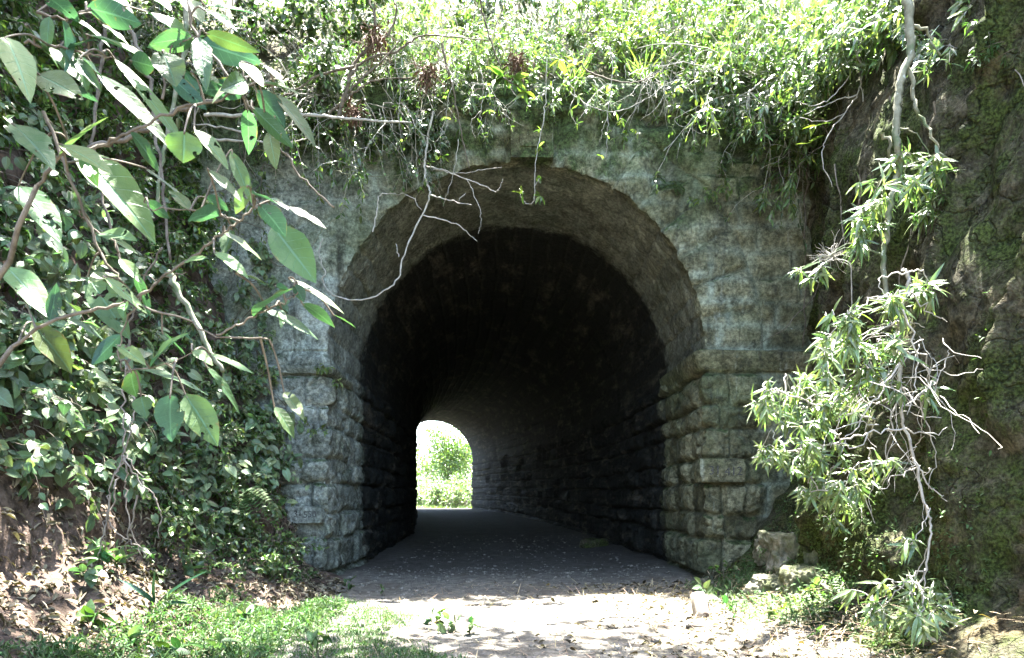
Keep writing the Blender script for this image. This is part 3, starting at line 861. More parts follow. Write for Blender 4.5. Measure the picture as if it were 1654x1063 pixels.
vine('crooked_twig', 'crooked bleached twig at the rock corner, hanging below the shrubs', 'twig',
     [[(1375, 60), (1384, 90), (1394, 111), (1390, 135), (1384, 153), (1363, 184), (1335, 222), (1328, 257), (1344, 302)],
      [(1390, 140), (1402, 178), (1416, 150)], [(1384, 153), (1345, 165), (1300, 185)], [(1363, 184), (1330, 196), (1292, 190)], [(1380, 110), (1350, 150), (1320, 170), (1285, 165)]], 7.6, .010, 'bark_pale',
     leaves=[(1318, 205, 8, .14, .03, 'lance'), (1300, 235, 6, .14, .03, 'lance')])
vine('crooked_twig', 'short forked bleached twig against the wall beside the grass tuft', 'twig',
     [[(1234, 127), (1222, 138), (1210, 149), (1207, 165), (1205, 180), (1196, 191)], [(1210, 149), (1240, 170), (1270, 172)]], 8.8, .011, 'bark_pale')
vine('climbing_vine', 'greenish vine hanging down the west face of the wall', 'vine',
     [[(552, 200), (558, 215), (568, 242), (566, 262), (565, 279), (560, 305), (557, 329), (545, 350), (520, 372), (505, 395)], [(545, 232), (575, 252), (602, 281)],
      [(500, 262), (530, 270), (560, 281), (600, 284), (660, 281)]], 9.05, .010, 'bark_moss')
for i, (x0, y0, x1, y1, lf, lab) in enumerate((
    (585, 60, 598, 262, 5, 'thin leafy vine trailing down the west face beside the climbing vine'), (640, 80, 650, 232, 6, 'thin leafy vine trailing past the end of the level pale branch'),
    (668, 90, 676, 300, 4, 'long thin vine trailing just west of the looping vine'), (775, 110, 783, 225, 4, 'short thin vine trailing beside the straight stem'),
    (820, 90, 826, 205, 3, 'thin vine trailing at the west edge of the keystone'), (918, 80, 930, 200, 5, 'thin leafy vine trailing east of the keystone'),
    (985, 80, 978, 255, 3, 'long thin vine trailing over the east haunch of the arch'), (1068, 90, 1075, 190, 4, 'thin vine trailing beside the swagging vines'),
    (1130, 80, 1122, 235, 4, 'thin vine trailing over the lost stones'), (1180, 95, 1188, 205, 5, 'thin vine trailing near the east end of the wall'),
    (1262, 120, 1268, 300, 4, 'long thin vine trailing down the east edge of the wall'), (730, 90, 712, 250, 6, 'thin leafy vine trailing between the looping vine and the straight stem'))):
    pp = [(x0, y0)] + [(x0 + (x1 - x0) * k / 5 + rng.normal(0, 5), y0 + (y1 - y0) * k / 5) for k in range(1, 5)] + [(x1, y1)]
    vine('trailing_vine', lab, 'vine', [pp, [pp[3], (pp[3][0] + rng.normal(0, 18), pp[3][1] + 22), (pp[3][0] + rng.normal(0, 25), pp[3][1] + 45)]], 8.95 + rng.uniform(-.15, .15), .006,
         leaves=[(pp[k][0] + rng.normal(0, 4), pp[k][1], lf, .09, .03, 'small') for k in range(1, 6)], group='thin vines trailing from the wall top')
vine('pale_branch', 'thick pale branch lying level across the west end of the wall', 'branch',
     [[(330, 186), (420, 187), (500, 186), (545, 191), (600, 194), (665, 198)], [(330, 223), (400, 228), (440, 230), (480, 228), (503, 220)], [(400, 215), (350, 205), (310, 200)]], 8.6, .023, 'bark_pale', group='old branches on the west end of the wall')
vine('forked_branch', 'bundle of old forking branches rising from the brown root clump', 'branch',
     [[(547, 190), (552, 165), (559, 147), (569, 110), (586, 86), (601, 71), (605, 30), (590, -15)], [(530, 183), (550, 168), (576, 147), (601, 132), (667, 125)],
      [(562, 135), (571, 115), (598, 93), (642, 83), (676, 59), (720, 59), (790, 66)], [(560, 160), (569, 142), (590, 122), (613, 103), (647, 64)], [(572, 108), (520, 120), (470, 150), (430, 160)],
      [(600, 70), (608, 40), (604, 0)], [(625, 60), (640, 20), (632, -10)]], 8.75, .028, 'bark', group='old branches on the west end of the wall')
for px, py, w, lab in ((572, 180, .26, 'brown fibrous root clump hanging at the fork of the old branches'), (605, 62, .42, 'withered brown bromeliad clump caught high in the old branches'),
                       (835, 100, .26, 'brown fibrous clump hanging under the glaring shrub west of the keystone'), (690, 118, .34, 'withered twiggy clump at the head of the straight stem')):
    c = P(px, py, 8.75)
    b = Buf()
    for k in range(70):
        p = walk(c + rng.normal(0, w * .16, 3), rand_dirs(1, (0, 0, -.4))[0], w * rng.uniform(.4, .9), 5, .35, .5)
        tube(b, p, .006, .002, 4)
    n = 60
    add_leaves(b, c + rng.normal(0, w * .2, (n, 3)), rand_dirs(n, (0, -.3, -.5)), (0, 0, 1), rng.uniform(.08, .16, n), rng.uniform(.012, .03, n), 'blade', .5)
    tag(b.build('root_clump', M['fibre']), lab, 'root clump', 'brown clumps in the branches')

# --- small ferns and seedlings rooted in the wall
for px, py, L, lab in ((733, 225, .30, 'small fern rooted in the wall above the arch crown'), (865, 190, .26, 'small fern hanging beside the keystone'), (1092, 300, .22, 'tiny fern in the mossy hollow of the wall'),
                       (1062, 285, .16, 'tiny green tuft under the mossy hollow of the wall'), (1110, 190, .20, 'tuft of green leaves beside the lost stone')):
    c = P(px, py, 9.42)
    root = thing('wall_fern', c, lab, 'fern', 'ferns rooted in the wall')
    for k in range(6):
        b = Buf()
        p = walk(c, (rng.normal(0, .6), -.6, rng.normal(-.1, .4)), L * rng.uniform(.6, 1.1), 9, .45, .1)
        tube(b, p, .003, .001, 4)
        i = np.repeat(np.arange(1, 9), 4)
        s = np.tile([1, -1, 1, -1], 8)
        t = norm(np.gradient(p, axis=0))[i]
        sd = norm(np.cross(t, np.array([0, -.3, 1.]))) * s[:, None]
        add_leaves(b, p[i] + t * rng.uniform(0, L / 9, len(i))[:, None], sd + t * .4, (0, -.4, 1), L * .24 * np.sin(np.pi * (i / 9.) ** .7) + .008, .016, 'small', .2)
        b.build('frond', M['leaf_fern'], root)

for px, py, lab in ((1060, 165, 'wall seedling with glossy leaves near the lost stones'), (1015, 215, 'withered sunlit tuft stuck on the wall above the arch haunch'), (520, 600, 'leafy seedling on the west impost'),
                    (1150, 300, 'sprig trailing down the wall beside the voussoirs'), (1125, 325, 'small sprig under the trailing sprig on the wall'), (635, 200, 'leafy sprig under the level pale branch'), (610, 240, 'pale sunlit sprig on the west wall face'), (505, 690, 'wall seedling on the west jamb above the inscribed stone')):
    c = P(px, py, 9.40)
    root, sb, lb, close = plant('wall_seedling', lab, 'seedling', c, 'seedlings rooted in the wall', lmat='leaf_bright')
    bush(sb, lb, c, (0, -.8, .1), 4, .28, 'small', .075, .03, 5, 3, .7, .4, .004)
    close()

# --- vines and shrubs on the earth bank (west)
BANK = 'plants climbing the earth bank'
bank = [
  # Y, s, spread, n, kind, L, W, mat, label
  (5.0, 3.9, .55, 26, 'heart', .13, .11, 'leaf_heart', 'heart-leaved vine low on the bank at the photo edge'),
  (5.4, 3.4, .45, 18, 'heart', .13, .11, 'leaf_heart', 'heart-leaved vine over the bare earth, lowest of the vines'),
  (5.9, 3.9, .6, 28, 'heart', .13, .11, 'leaf_heart', 'heart-leaved vine in the middle of the bank'),
  (6.6, 3.3, .5, 26, 'heart', .12, .10, 'leaf_heart', 'heart-leaved vine with sunlit leaves near the middle of the bank'),
  (7.3, 3.6, .55, 28, 'heart', .12, .10, 'leaf_heart', 'heart-leaved vine reaching toward the west face of the wall'),
  (7.9, 2.7, .5, 22, 'heart', .11, .095, 'leaf_heart', 'heart-leaved vine beside the west jamb'),
  (6.2, 5.2, .6, 26, 'heart', .13, .11, 'leaf_heart', 'heart-leaved vine high on the bank under the big leaves'),
  (7.2, 5.0, .6, 26, 'heart', .12, .10, 'leaf_heart', 'heart-leaved vine high on the bank near the wall'),
  (8.5, 4.2, .5, 20, 'small', .08, .036, 'leaf_small', 'small-leaved creeper at the corner of bank and wall'),
  (8.7, 2.9, .45, 20, 'small', .075, .034, 'leaf_small', 'small-leaved creeper hanging beside the west impost'),
  (8.0, 1.7, .32, 18, 'small', .06, .032, 'leaf_small', 'small-leaved creeper at the foot of the west jamb'),
  (7.5, 2.1, .45, 20, 'small', .065, .032, 'leaf_small', 'small-leaved creeper behind the drooping fern'),
  (5.2, 4.9, .6, 24, 'small', .09, .042, 'leaf_small', 'dark small-leaved shrub halfway up the bank at the photo edge'),
  (5.8, 6.4, .7, 24, 'small', .09, .042, 'leaf_small', 'dark small-leaved shrub on the upper bank'),
  (7.0, 6.5, .7, 24, 'small', .09, .042, 'leaf_small', 'dense dark shrub on the upper bank behind the big leaves'),
  (8.3, 5.8, .6, 24, 'small', .085, .04, 'leaf_small', 'dense shrub on the upper bank next to the wall'),
  (8.2, 7.4, .7, 24, 'small', .09, .042, 'leaf_small', 'dense shrub at the brow of the bank by the wall top'),
  (6.6, 8.0, .7, 24, 'small', .1, .046, 'leaf_small', 'dense shrub at the brow of the bank over the big leaves'),
  (4.4, 6.0, .7, 24, 'small', .1, .046, 'leaf_small', 'dark shrub on the upper bank close to the big-leaved boughs'),
  (4.3, 3.9, .5, 18, 'heart', .13, .11, 'leaf_heart', 'heart-leaved vine on the bank nearer than all the others'),
  (4.7, 3.5, .4, 14, 'heart', .12, .10, 'leaf_heart', 'heart-leaved vine beside the bare hanging roots'),
  (5.7, 3.5, .45, 22, 'heart', .12, .10, 'leaf_heart', 'heart-leaved vine just above the bare hanging roots'),
  (8.4, 3.4, .4, 20, 'heart', .11, .09, 'leaf_heart', 'heart-leaved vine lapping over the west edge of the wall'),
]
for Y, s, sp, n, kind, L, W, mt, lab in bank:
    c = bank_at(Y, s)
    root, sb, lb, close = plant('climbing_vine' if kind == 'heart' else 'creeper', lab, 'vine' if kind == 'heart' else 'creeper', c, BANK, lmat=mt)
    run = []
    for q in range(int(n * 1.35)):
        b = bank_at(Y + rng.normal(0, sp), np.clip(s + rng.normal(0, sp), 1.1 if Y > 7.2 else 2.7, 11))
        run.append(b)
        if kind == 'heart':
            f = rng.uniform(.5, 1.15)
            bush(sb, lb, b, (.7, -.35, .15), 2, .75, kind if rng.random() < .72 else 'ovate', L * f, W * f * rng.uniform(.7, 1), 5, 2, .6, .4, .005, rng.uniform(.2, .7), side=1.0, up=(.3, -.6, .7))
        else:
            bush(sb, lb, b, (.6, -.35, .35), 2, .6, kind, L, W, 11, 5, .6, .35, .006, .2)
    runner(sb, run)
    close()
for x, z, rx, rz, n, kind, L, W, mt, lab in (
    (-3.15, 2.5, .35, .5, 26, 'heart', .11, .09, 'leaf_heart', 'heart-leaved creeper spreading on the wall face over the west impost'),
    (-3.25, 3.9, .35, .5, 22, 'heart', .10, .085, 'leaf_heart', 'heart-leaved creeper spreading on the wall face above the west impost'),
    (-3.3, 1.9, .25, .35, 20, 'small', .075, .038, 'leaf_small', 'small-leaved creeper spreading on the west jamb below the impost'),
    (-3.5, 5.0, .35, .45, 22, 'small', .075, .036, 'leaf_small', 'small-leaved creeper spreading high on the west edge of the wall')):
    root, sb, lb, close = plant('creeper', lab, 'creeper', (x, 9.42, z), 'creepers on the wall face', lmat=mt)
    run = []
    for q in range(n):
        b_ = np.array([x + rng.normal(-.1, rx), 9.40, z + rng.normal(0, rz)]); run.append(b_)
        bush(sb, lb, b_, (.1, -.8, .1), 1, .45, kind, L * rng.uniform(.6, 1.1), W * rng.uniform(.6, 1.1), 5, 3, .6, .5, .004, .5, side=1.0, up=(.2, -.7, .6))
    runner(sb, run, .008)
    close()
# thin woody stems through the bank thicket
for pp, Y, r, lab in (([(190, 0), (215, 60), (240, 120), (250, 200), (262, 300), (275, 420)], 5.2, .018, 'thin upright stem in the dark thicket on the bank'),
                      ([(145, 240), (200, 222), (245, 200), (300, 175), (370, 154)], 4.2, .018, 'slanting woody stem crossing behind the big leaves'),
                      ([(170, 20), (160, 130), (150, 230), (170, 330), (195, 430)], 5.4, .014, 'upright dark stem at the photo edge of the thicket'),
                      ([(300, 10), (297, 80), (280, 170), (262, 260), (255, 330)], 5.8, .022, 'thicker mossy stem in the middle of the thicket'),
                      ([(215, 620), (207, 560), (215, 500), (240, 440), (262, 400)], 4.4, .009, 'thin vine stem dropping below the heart-shaped leaves'),
                      ([(270, 440), (300, 490), (335, 560), (360, 600)], 6.0, .03, 'mossy bough leaning through the heart-leaved vines')):
    b = Buf(); tube(b, px_path(pp, Y, None, 6, .008), r, r * .6, 6, .12)
    tag(b.build('woody_stem', M['bark' if r < .02 else 'bark_moss']), lab, 'stem', 'woody stems in the thicket')
# bare roots fanning over the earth
rr_ = thing('hanging_root', P(200, 690, 4.6), 'bunch of bare pale roots fanning down over the dark earth of the bank', 'roots')
for pp in ([(204, 590), (200, 640), (199, 690), (199, 735), (180, 780), (172, 830), (165, 870), (158, 900)], [(199, 735), (205, 770), (203, 800), (212, 860), (230, 900)], [(199, 735), (222, 775), (250, 800), (258, 830), (257, 868)],
           [(199, 740), (188, 770), (182, 810), (174, 840), (200, 868), (228, 885), (233, 903)], [(205, 600), (215, 650), (210, 700), (205, 735), (225, 765), (235, 790), (240, 808)], [(178, 800), (168, 860), (170, 890)], [(222, 800), (208, 860), (203, 890)]):
    b = Buf(); tube(b, px_path(pp, 4.6, 4.75, 6, .008), .0065, .003, 6, .1); b.build('root', M['root'], rr_)

# --- big-leaved boughs close to the camera (west)
def big_leaf_bough(name, label, base, stems, leaves, Y):
    root = thing(name, base, label, 'shrub', 'big-leaved shrubs beside the path')
    bufs = []
    for pp, r in stems:
        b = Buf(); tube(b, px_path(pp, Y, None, 6, .003), r * .55, r * .28, 6, .1); bufs.append(b)
    b = Buf(); p0 = P(stems[0][0][0][0], stems[0][0][0][1], Y)
    tube(b, spline([np.asarray(base, float), (np.asarray(base) + p0) / 2 + np.array([-.12, .05, .1]), p0], 8, .01), .015, .007, 6, .08)
    b.build('trunk', M['bark'], root)
    lb = Buf()
    paths = [px_path(pp, Y) for pp, r in stems]
    allp = np.concatenate(paths); own = np.repeat(np.arange(len(paths)), [len(q) for q in paths])
    for a, bb, w, under in leaves:
        y0 = Y + rng.uniform(-.18, .18); y1 = y0 + rng.uniform(-.12, .12)
        p, q = P(a[0], a[1], y0), P(bb[0], bb[1], y1)
        ln = np.linalg.norm(q - p)
        up = np.array([rng.normal(0, .25), .75, .55]) if under else np.array([rng.normal(0, .3), -.55, .8])
        add_leaves(lb, p[None], (q - p)[None], up[None], ln, w * Y / FPX * 1.12, 'ovate', .12, .28, .05)
        j = int(np.argmin(np.linalg.norm(allp - p, axis=1)))
        if np.linalg.norm(allp[j] - p) < .35: tube(bufs[own[j]], spline([allp[j], (allp[j] + p) / 2 + np.array([0, 0, .02]), p, p + (q - p) * .08], 4), .0035, .002, 5)
    for pp, r in stems:
        pth = px_path(pp, Y)
        for k in range(rng.integers(2, 4)):
            i = rng.integers(3, max(5, int(len(pth) * .75)))
            dd = norm(pth[i] - pth[i - 1]) * .6 + rng.normal(0, .6, 3) + np.array([0, -.1, -.5])
            ln = rng.uniform(.09, .20)
            un = rng.random() < .3
            add_leaves(lb, pth[i][None], dd[None], np.array([[rng.normal(0, .3), .7 if un else -.55, .6 if un else .8]]), ln, ln * rng.uniform(.3, .42), 'ovate', .18, .25, .05)
    lb.build('foliage', M['leaf_large'], root)
    for b in bufs: b.build('branch', M['bark'], root)
    return root
U, D = True, False
big_leaf_bough('big_leaf_shrub', 'big-leaved shrub hanging over the upper corner of the photo, its leaves grey-green and yellow-green', (-2.2, 2.3, .1),
  [([(60, 300), (100, 250), (150, 240), (190, 222), (233, 203), (290, 177), (369, 154), (414, 135), (450, 138)], .010), ([(300, -10), (312, 45), (345, 90), (395, 160), (430, 205), (460, 250), (500, 300), (540, 335)], .009),
   ([(40, 70), (90, 76), (128, 83), (180, 92)], .008), ([(262, 160), (270, 110), (282, 60)], .008), ([(395, 160), (396, 130), (390, 105)], .005), ([(60, 20), (100, 30), (139, 18)], .008), ([(320, 75), (312, 60), (290, 72)], .006)],
  [((139, 12), (240, 38), 36, U), ((140, 56), (278, 98), 24, D), ((238, 20), (312, 66), 52, D), ((262, 82), (285, 138), 44, D), ((211, 98), (254, 108), 30, U), ((184, 94), (314, 228), 28, D), ((156, 118), (280, 220), 32, D),
   ((320, 68), (424, 102), 38, U), ((331, 53), (418, 84), 22, U), ((331, 10), (412, 16), 16, D), ((290, -4), (328, 30), 40, D), ((331, 17), (382, 38), 16, D), ((308, 116), (386, 145), 28, D), ((297, 116), (328, 164), 18, U),
   ((390, 100), (426, 134), 22, D), ((418, 133), (487, 142), 14, D), ((421, 104), (461, 120), 14, D), ((414, 146), (464, 205), 36, U), ((444, 152), (513, 228), 26, D), ((406, 172), (479, 242), 22, U), ((399, 176), (405, 246), 27, U),
   ((314, 209), (371, 262), 24, D), ((298, 212), (296, 262), 46, D), ((115, 140), (156, 160), 14, U), ((115, 78), (152, 148), 44, D), ((165, 40), (212, 72), 30, D), ((60, 120), (128, 150), 40, D), ((40, 40), (100, 110), 40, D), ((20, 200), (90, 260), 46, D), ((70, -10), (128, 30), 34, U), ((10, 60), (50, 140), 40, D), ((150, -20), (215, 10), 34, D), ((225, -15), (280, 15), 36, D), ((130, 92), (175, 130), 30, D)], 2.1)
big_leaf_bough('big_leaf_shrub', 'big-leaved shrub with the largest leaf and twigs reaching to the dark mouth of the tunnel', (-2.35, 2.2, .1),
  [([(20, 560), (80, 520), (160, 500), (228, 476), (262, 448), (314, 412), (357, 380), (385, 357), (410, 335)], .010), ([(70, 180), (110, 280), (150, 380), (172, 425), (192, 448), (205, 480), (210, 491), (289, 512), (350, 541), (435, 548)], .009),
   ([(350, 541), (385, 525), (421, 505), (455, 490), (471, 480), (488, 466)], .006), ([(228, 476), (196, 540), (194, 590), (210, 598), (260, 590), (310, 570)], .005), ([(128, 340), (150, 370), (186, 392), (200, 430), (250, 450), (300, 440)], .005), ([(385, 357), (330, 342), (300, 340), (240, 335)], .006)],
  [((120, 244), (260, 372), 74, D), ((96, 233), (180, 267), 34, D), ((372, 243), (408, 325), 24, D), ((335, 273), (393, 321), 18, D), ((230, 270), (318, 329), 18, D), ((331, 319), (386, 337), 18, U), ((408, 314), (468, 330), 32, D), ((418, 330), (464, 378), 36, D),
   ((464, 334), (529, 366), 26, D), ((440, 364), (510, 454), 54, D), ((233, 326), (280, 352), 20, U), ((152, 376), (224, 402), 22, D), ((142, 446), (206, 543), 44, D), ((167, 446), (242, 502), 24, D), ((346, 407), (402, 443), 20, D), ((382, 442), (437, 456), 16, D),
   ((466, 450), (560, 496), 16, D), ((475, 460), (492, 486), 19, U), ((488, 490), (541, 521), 22, U), ((538, 508), (577, 527), 13, D), ((262, 536), (302, 572), 18, D), ((192, 558), (234, 586), 20, D), ((340, 572), (412, 600), 20, D), ((332, 590), (398, 661), 18, D),
   ((275, 638), (274, 704), 40, D), ((299, 636), (352, 718), 46, D), ((459, 633), (491, 674), 20, D), ((443, 657), (480, 704), 24, D), ((212, 600), (214, 636), 36, D), ((228, 640), (234, 672), 28, D), ((310, 565), (345, 585), 18, D), ((445, 462), (470, 468), 12, U), ((455, 500), (458, 520), 12, U),
   ((30, 300), (100, 380), 50, D), ((10, 430), (80, 500), 44, D), ((50, 520), (120, 600), 46, D), ((400, 300), (380, 345), 20, U), ((360, 375), (430, 410), 26, D), ((375, 372), (360, 410), 24, D)], 2.15)

# --- plants on the lower bank and ground, west
c = P(395, 803, 8.1); c = c + np.array([0, 0, 0])
fern = thing('fern', c, 'drooping green fern on the bank beside the west jamb', 'fern')
for (tx, tz, L) in ((55, 22, 1), (48, 45, 1), (30, 62, .9), (10, 70, .9), (-8, 62, .9), (-25, 35, .8), (40, 8, .8), (58, 34, .9)):
    b = Buf(); e = P(395 + tx, 803 + tz, 7.75)
    mid = (c + e) / 2 + np.array([0, -.1, .13])
    p = spline([c, mid, e], 8)
    tube(b, p, .004, .0015, 4)
    i = np.repeat(np.arange(1, len(p) - 1), 2); s = np.tile([1, -1], len(p) - 2)
    t = norm(np.gradient(p, axis=0))[i]
    sd = norm(np.cross(t, np.array([0, -.5, 1.]))) * s[:, None]
    add_leaves(b, p[i], sd + t * .25, (0, -.5, 1), .075 * np.sin(np.pi * (i / len(p)) ** .6) + .015, .026, 'lance', .15)
    b.build('frond', M['leaf_fern'], fern)

c = P(252, 978, 5.6)
strap = thing('strap_leaved_plant', c, 'dark glossy strap-leaved plant on the littered earth', 'plant')
for q, L in (((310, 940), .4), ((240, 950), .2), ((255, 1010), .25), ((290, 985), .3), ((215, 955), .22)):
    b = Buf(); e = P(q[0], q[1], 5.45)
    d = e - c + np.array([0, 0, .09])
    add_leaves(b, c[None], d[None], np.array([[0, -.6, .8]]), np.linalg.norm(d) * 1.15, .045, 'blade', .35, .3)
    b.build('leaf', M['leaf_strap'], strap)

def surf_w(x, y):
    """height of whichever ground surface lies on top at x,y (west side)"""
    s = np.linspace(0, 5.5, 56)
    p = bank_at(np.full(56, float(y)), s)
    xs, zs = p[::-1, 0], p[::-1, 2]
    zb = np.interp(x, xs, zs, right=-1)
    return max(float(ground_z(x, y)), float(zb))
HERB = 'young broad-leaved plants on the ground'
for px, py, Y, hgt, nl, L, W, lab, mt in (
    (305, 915, 6.9, .16, 6, .16, .10, 'young broad-leaved plant with five leaves on the bare earth of the bank', 'leaf_heart'),
    (222, 1035, 5.0, .14, 7, .12, .06, 'young plant with bluish leaves beside a yellow dead leaf', 'leaf_heart'),
    (285, 1045, 4.9, .12, 7, .13, .06, 'low bright plant at the bottom of the photo among the ground cover', 'leaf_herb'),
    (345, 1045, 4.9, .14, 6, .16, .06, 'young plant with long grey-green leaves in the ground cover', 'leaf_heart'),
    (402, 985, 6.1, .14, 6, .12, .05, 'young plant with upright leaves at the edge of the litter', 'leaf_heart'),
    (512, 1050, 5.0, .20, 12, .10, .05, 'pale sunlit herb in the grass at the bottom of the photo', 'leaf_herb'),
    (565, 943, 8.6, .14, 8, .08, .04, 'pale seedling at the foot of the west jamb', 'leaf_herb'),
    (620, 938, 8.3, .10, 8, .06, .03, 'low weed on the path edge inside the west jamb', 'leaf_herb'),
    (440, 930, 7.6, .16, 8, .10, .06, 'sunlit herb at the edge of the grass below the creeper', 'leaf_herb'),
    (725, 1005, 6.0, .14, 12, .10, .045, 'low herb in the sunlit grass at the middle of the path', 'leaf_heart'),
    (700, 985, 6.4, .12, 12, .09, .045, 'sun-bleached herb at the shadow edge of the path', 'leaf_herb'),
    (760, 1010, 5.9, .10, 9, .08, .04, 'small herb straying onto the sunlit path', 'leaf_herb'),
    (150, 1040, 5.0, .16, 9, .14, .07, 'leafy plant in the bottom corner of the photo', 'leaf_herb'),
    (180, 1000, 5.6, .14, 9, .10, .05, 'leafy plant in the ground cover below the roots', 'leaf_herb'),
    (255, 1063, 4.8, .12, 14, .06, .012, 'tuft with white star-like flower heads at the bottom of the photo', 'flower'),
    (165, 855, 5.6, .2, 8, .13, .1, 'heart-leaved sprig hanging over the bare earth by the roots', 'leaf_heart'),
    (140, 880, 5.3, .2, 6, .13, .1, 'heart-leaved sprig at the photo edge beside the bare roots', 'leaf_heart'),
    (195, 795, 5.9, .2, 8, .13, .1, 'heart-leaved sprig above the bare roots on the earth', 'leaf_heart')):
    p = P(px, py, Y); z = surf_w(p[0], p[1]); c = np.array([p[0], p[1], z])
    root, sb, lb, close = plant('young_plant', lab, 'plant', c, HERB, lmat=mt)
    for k in range(3):
        w = walk(c + rng.normal(0, .015, 3) * [1, 1, 0], (rng.normal(0, .35), rng.normal(-.1, .35), 1), hgt * rng.uniform(.7, 1.1), 5, .05, .15)
        tube(sb, w, .004, .002, 4)
        leafy_twig(lb, w, max(1, nl // 3), 'ovate' if L > .07 else 'small', L, W, side=1.0, hang=.05, whorl=2)
    close()

# --- lance-leaved plants hanging in front of the cut rock (east)
def cluster(sb, lb, px, py, Y, rad, n, L=.17, W=.028, anchor=None):
    c = P(px, py, Y)
    for k in range(n):
        o = rng.normal(0, 1, 3) * rad / FPX * Y * .62
        tip = c + o * np.array([1, 1.1, 1])
        a = c + np.array([.12, .12, .10]) if anchor is None else anchor
        st = a * .5 + tip * .5 + rng.normal(0, .03, 3)
        tw = spline([st, (st + tip) / 2 + np.array([0, 0, .03]), tip], 3)
        tube(sb, tw, .004, .002, 4)
        leafy_twig(lb, tw, 5, 'lance', L * rng.uniform(.55, 1.05), W * .85, side=1.0, hang=.35, whorl=rng.integers(3, 8), droop=.35, up=(-.25, -.8, .75))
EAST = 'lance-leaved plants hanging before the rock'
def hanging_plant(label, main, Y, r, clusters, smat, sub=(), name='hanging_shrub', lmat='leaf_lance'):
    root, sb, lb, close = plant(name, label, 'shrub', P(main[-1][0], main[-1][1], Y), EAST, smat=smat, lmat=lmat)
    mp = px_path(main, Y, None, 6, .006); tube(sb, mp, r, r * .5, 6, .1)
    for pp in sub:
        tube(sb, px_path(pp, Y + rng.uniform(-.25, .25), None, 5, .012), r * .5, r * .2, 5)
    for (px, py, rad, n) in clusters:
        yc = Y + rng.uniform(-.3, .3)
        c = P(px, py, yc)
        j = int(np.argmin(np.linalg.norm(mp - c - np.array([0, 0, .25]), axis=1)))
        br = spline([mp[j], (mp[j] + c) / 2 + rng.normal(0, .05, 3) + np.array([0, 0, .08]), c], 6, .008)
        tube(sb, br, .006, .003, 5)
        cluster(sb, lb, px, py, yc, rad, n, anchor=c)
    return close()
hanging_plant('slender mossy leaning sapling against the rock with sun-white lance leaves round its foot', [(1430, 480), (1427, 420), (1432, 375), (1438, 330), (1446, 300), (1455, 262), (1448, 228), (1448, 180), (1455, 130), (1470, 90), (1471, 55), (1467, 0), (1470, -60)][::-1], 5.4, .034,
   [(1405, 325, 26, 9), (1392, 355, 24, 8), (1425, 318, 20, 6), (1398, 385, 20, 6), (1470, 300, 20, 5), (1455, 255, 14, 4), (1495, 285, 24, 6), (1512, 262, 20, 6), (1510, 340, 20, 5), (1320, 440, 10, 3), (1285, 438, 8, 2)], 'bark_moss',
   [[(1466, 110), (1480, 165), (1492, 200), (1515, 235), (1530, 270)], [(1425, 215), (1440, 250), (1450, 290)], [(1470, 40), (1500, 55), (1520, 90)]], 'leaning_sapling')
hanging_plant('tall bleached bare-stemmed shrub with drooping lance leaves down the rock', [(1466, 440), (1466, 468), (1458, 500), (1454, 586), (1453, 640), (1461, 692), (1481, 755), (1497, 819), (1503, 855), (1495, 919), (1481, 950)], 4.8, .013,
   [(1365, 520, 24, 8), (1350, 550, 26, 9), (1335, 580, 26, 8), (1375, 560, 22, 7), (1400, 590, 18, 5), (1435, 560, 18, 5), (1440, 490, 16, 5), (1480, 470, 16, 5), (1410, 610, 16, 4), (1440, 620, 16, 4), (1500, 640, 12, 3), (1475, 950, 26, 9), (1420, 985, 22, 8), (1490, 985, 24, 9), (1480, 1015, 20, 7), (1470, 880, 12, 3), (1500, 470, 16, 4)], 'bark_pale',
   [[(1454, 586), (1420, 640), (1385, 690), (1360, 730)], [(1453, 620), (1490, 660), (1510, 740), (1500, 790)], [(1461, 692), (1420, 700), (1380, 720), (1340, 715)], [(1454, 560), (1500, 600), (1523, 650)], [(1466, 470), (1500, 500), (1530, 520)], [(1453, 640), (1410, 650), (1370, 640), (1330, 655)],
    [(1481, 755), (1450, 770), (1420, 790)], [(1456, 540), (1430, 560), (1425, 600)], [(1466, 470), (1440, 475), (1400, 480)], [(1453, 640), (1430, 720), (1440, 760)], [(1495, 919), (1460, 935), (1430, 960)], [(1458, 500), (1480, 560), (1478, 620), (1465, 670)],
    [(1454, 586), (1380, 660), (1350, 680)], [(1481, 755), (1510, 790), (1530, 810)], [(1453, 660), (1480, 640), (1520, 600), (1535, 560)], [(1461, 692), (1500, 700), (1530, 690)]])
hanging_plant('broad lance-leaved bush glaring white in the sun, reaching furthest over the wall', [(1470, 690), (1430, 680), (1390, 672), (1350, 660), (1300, 648), (1260, 632)], 6.2, .012,
   [(1240, 640, 24, 8), (1225, 655, 14, 4), (1275, 635, 26, 10), (1300, 660, 26, 10), (1330, 645, 26, 9), (1300, 625, 22, 7), (1345, 670, 24, 8), (1365, 650, 18, 6), (1310, 690, 22, 7), (1255, 668, 16, 4)], 'bark_pale', [[(1450, 600), (1400, 630), (1360, 650)]])
hanging_plant('spray of lance leaves held out below the glaring bush, in front of the wall edge', [(1400, 700), (1360, 712), (1320, 722), (1280, 728), (1240, 735), (1215, 740)], 6.2, .010,
   [(1248, 742, 16, 6), (1225, 737, 8, 2), (1268, 735, 20, 8), (1290, 725, 22, 8), (1320, 735, 22, 7), (1300, 755, 18, 6), (1345, 730, 18, 5)], 'bark_pale')
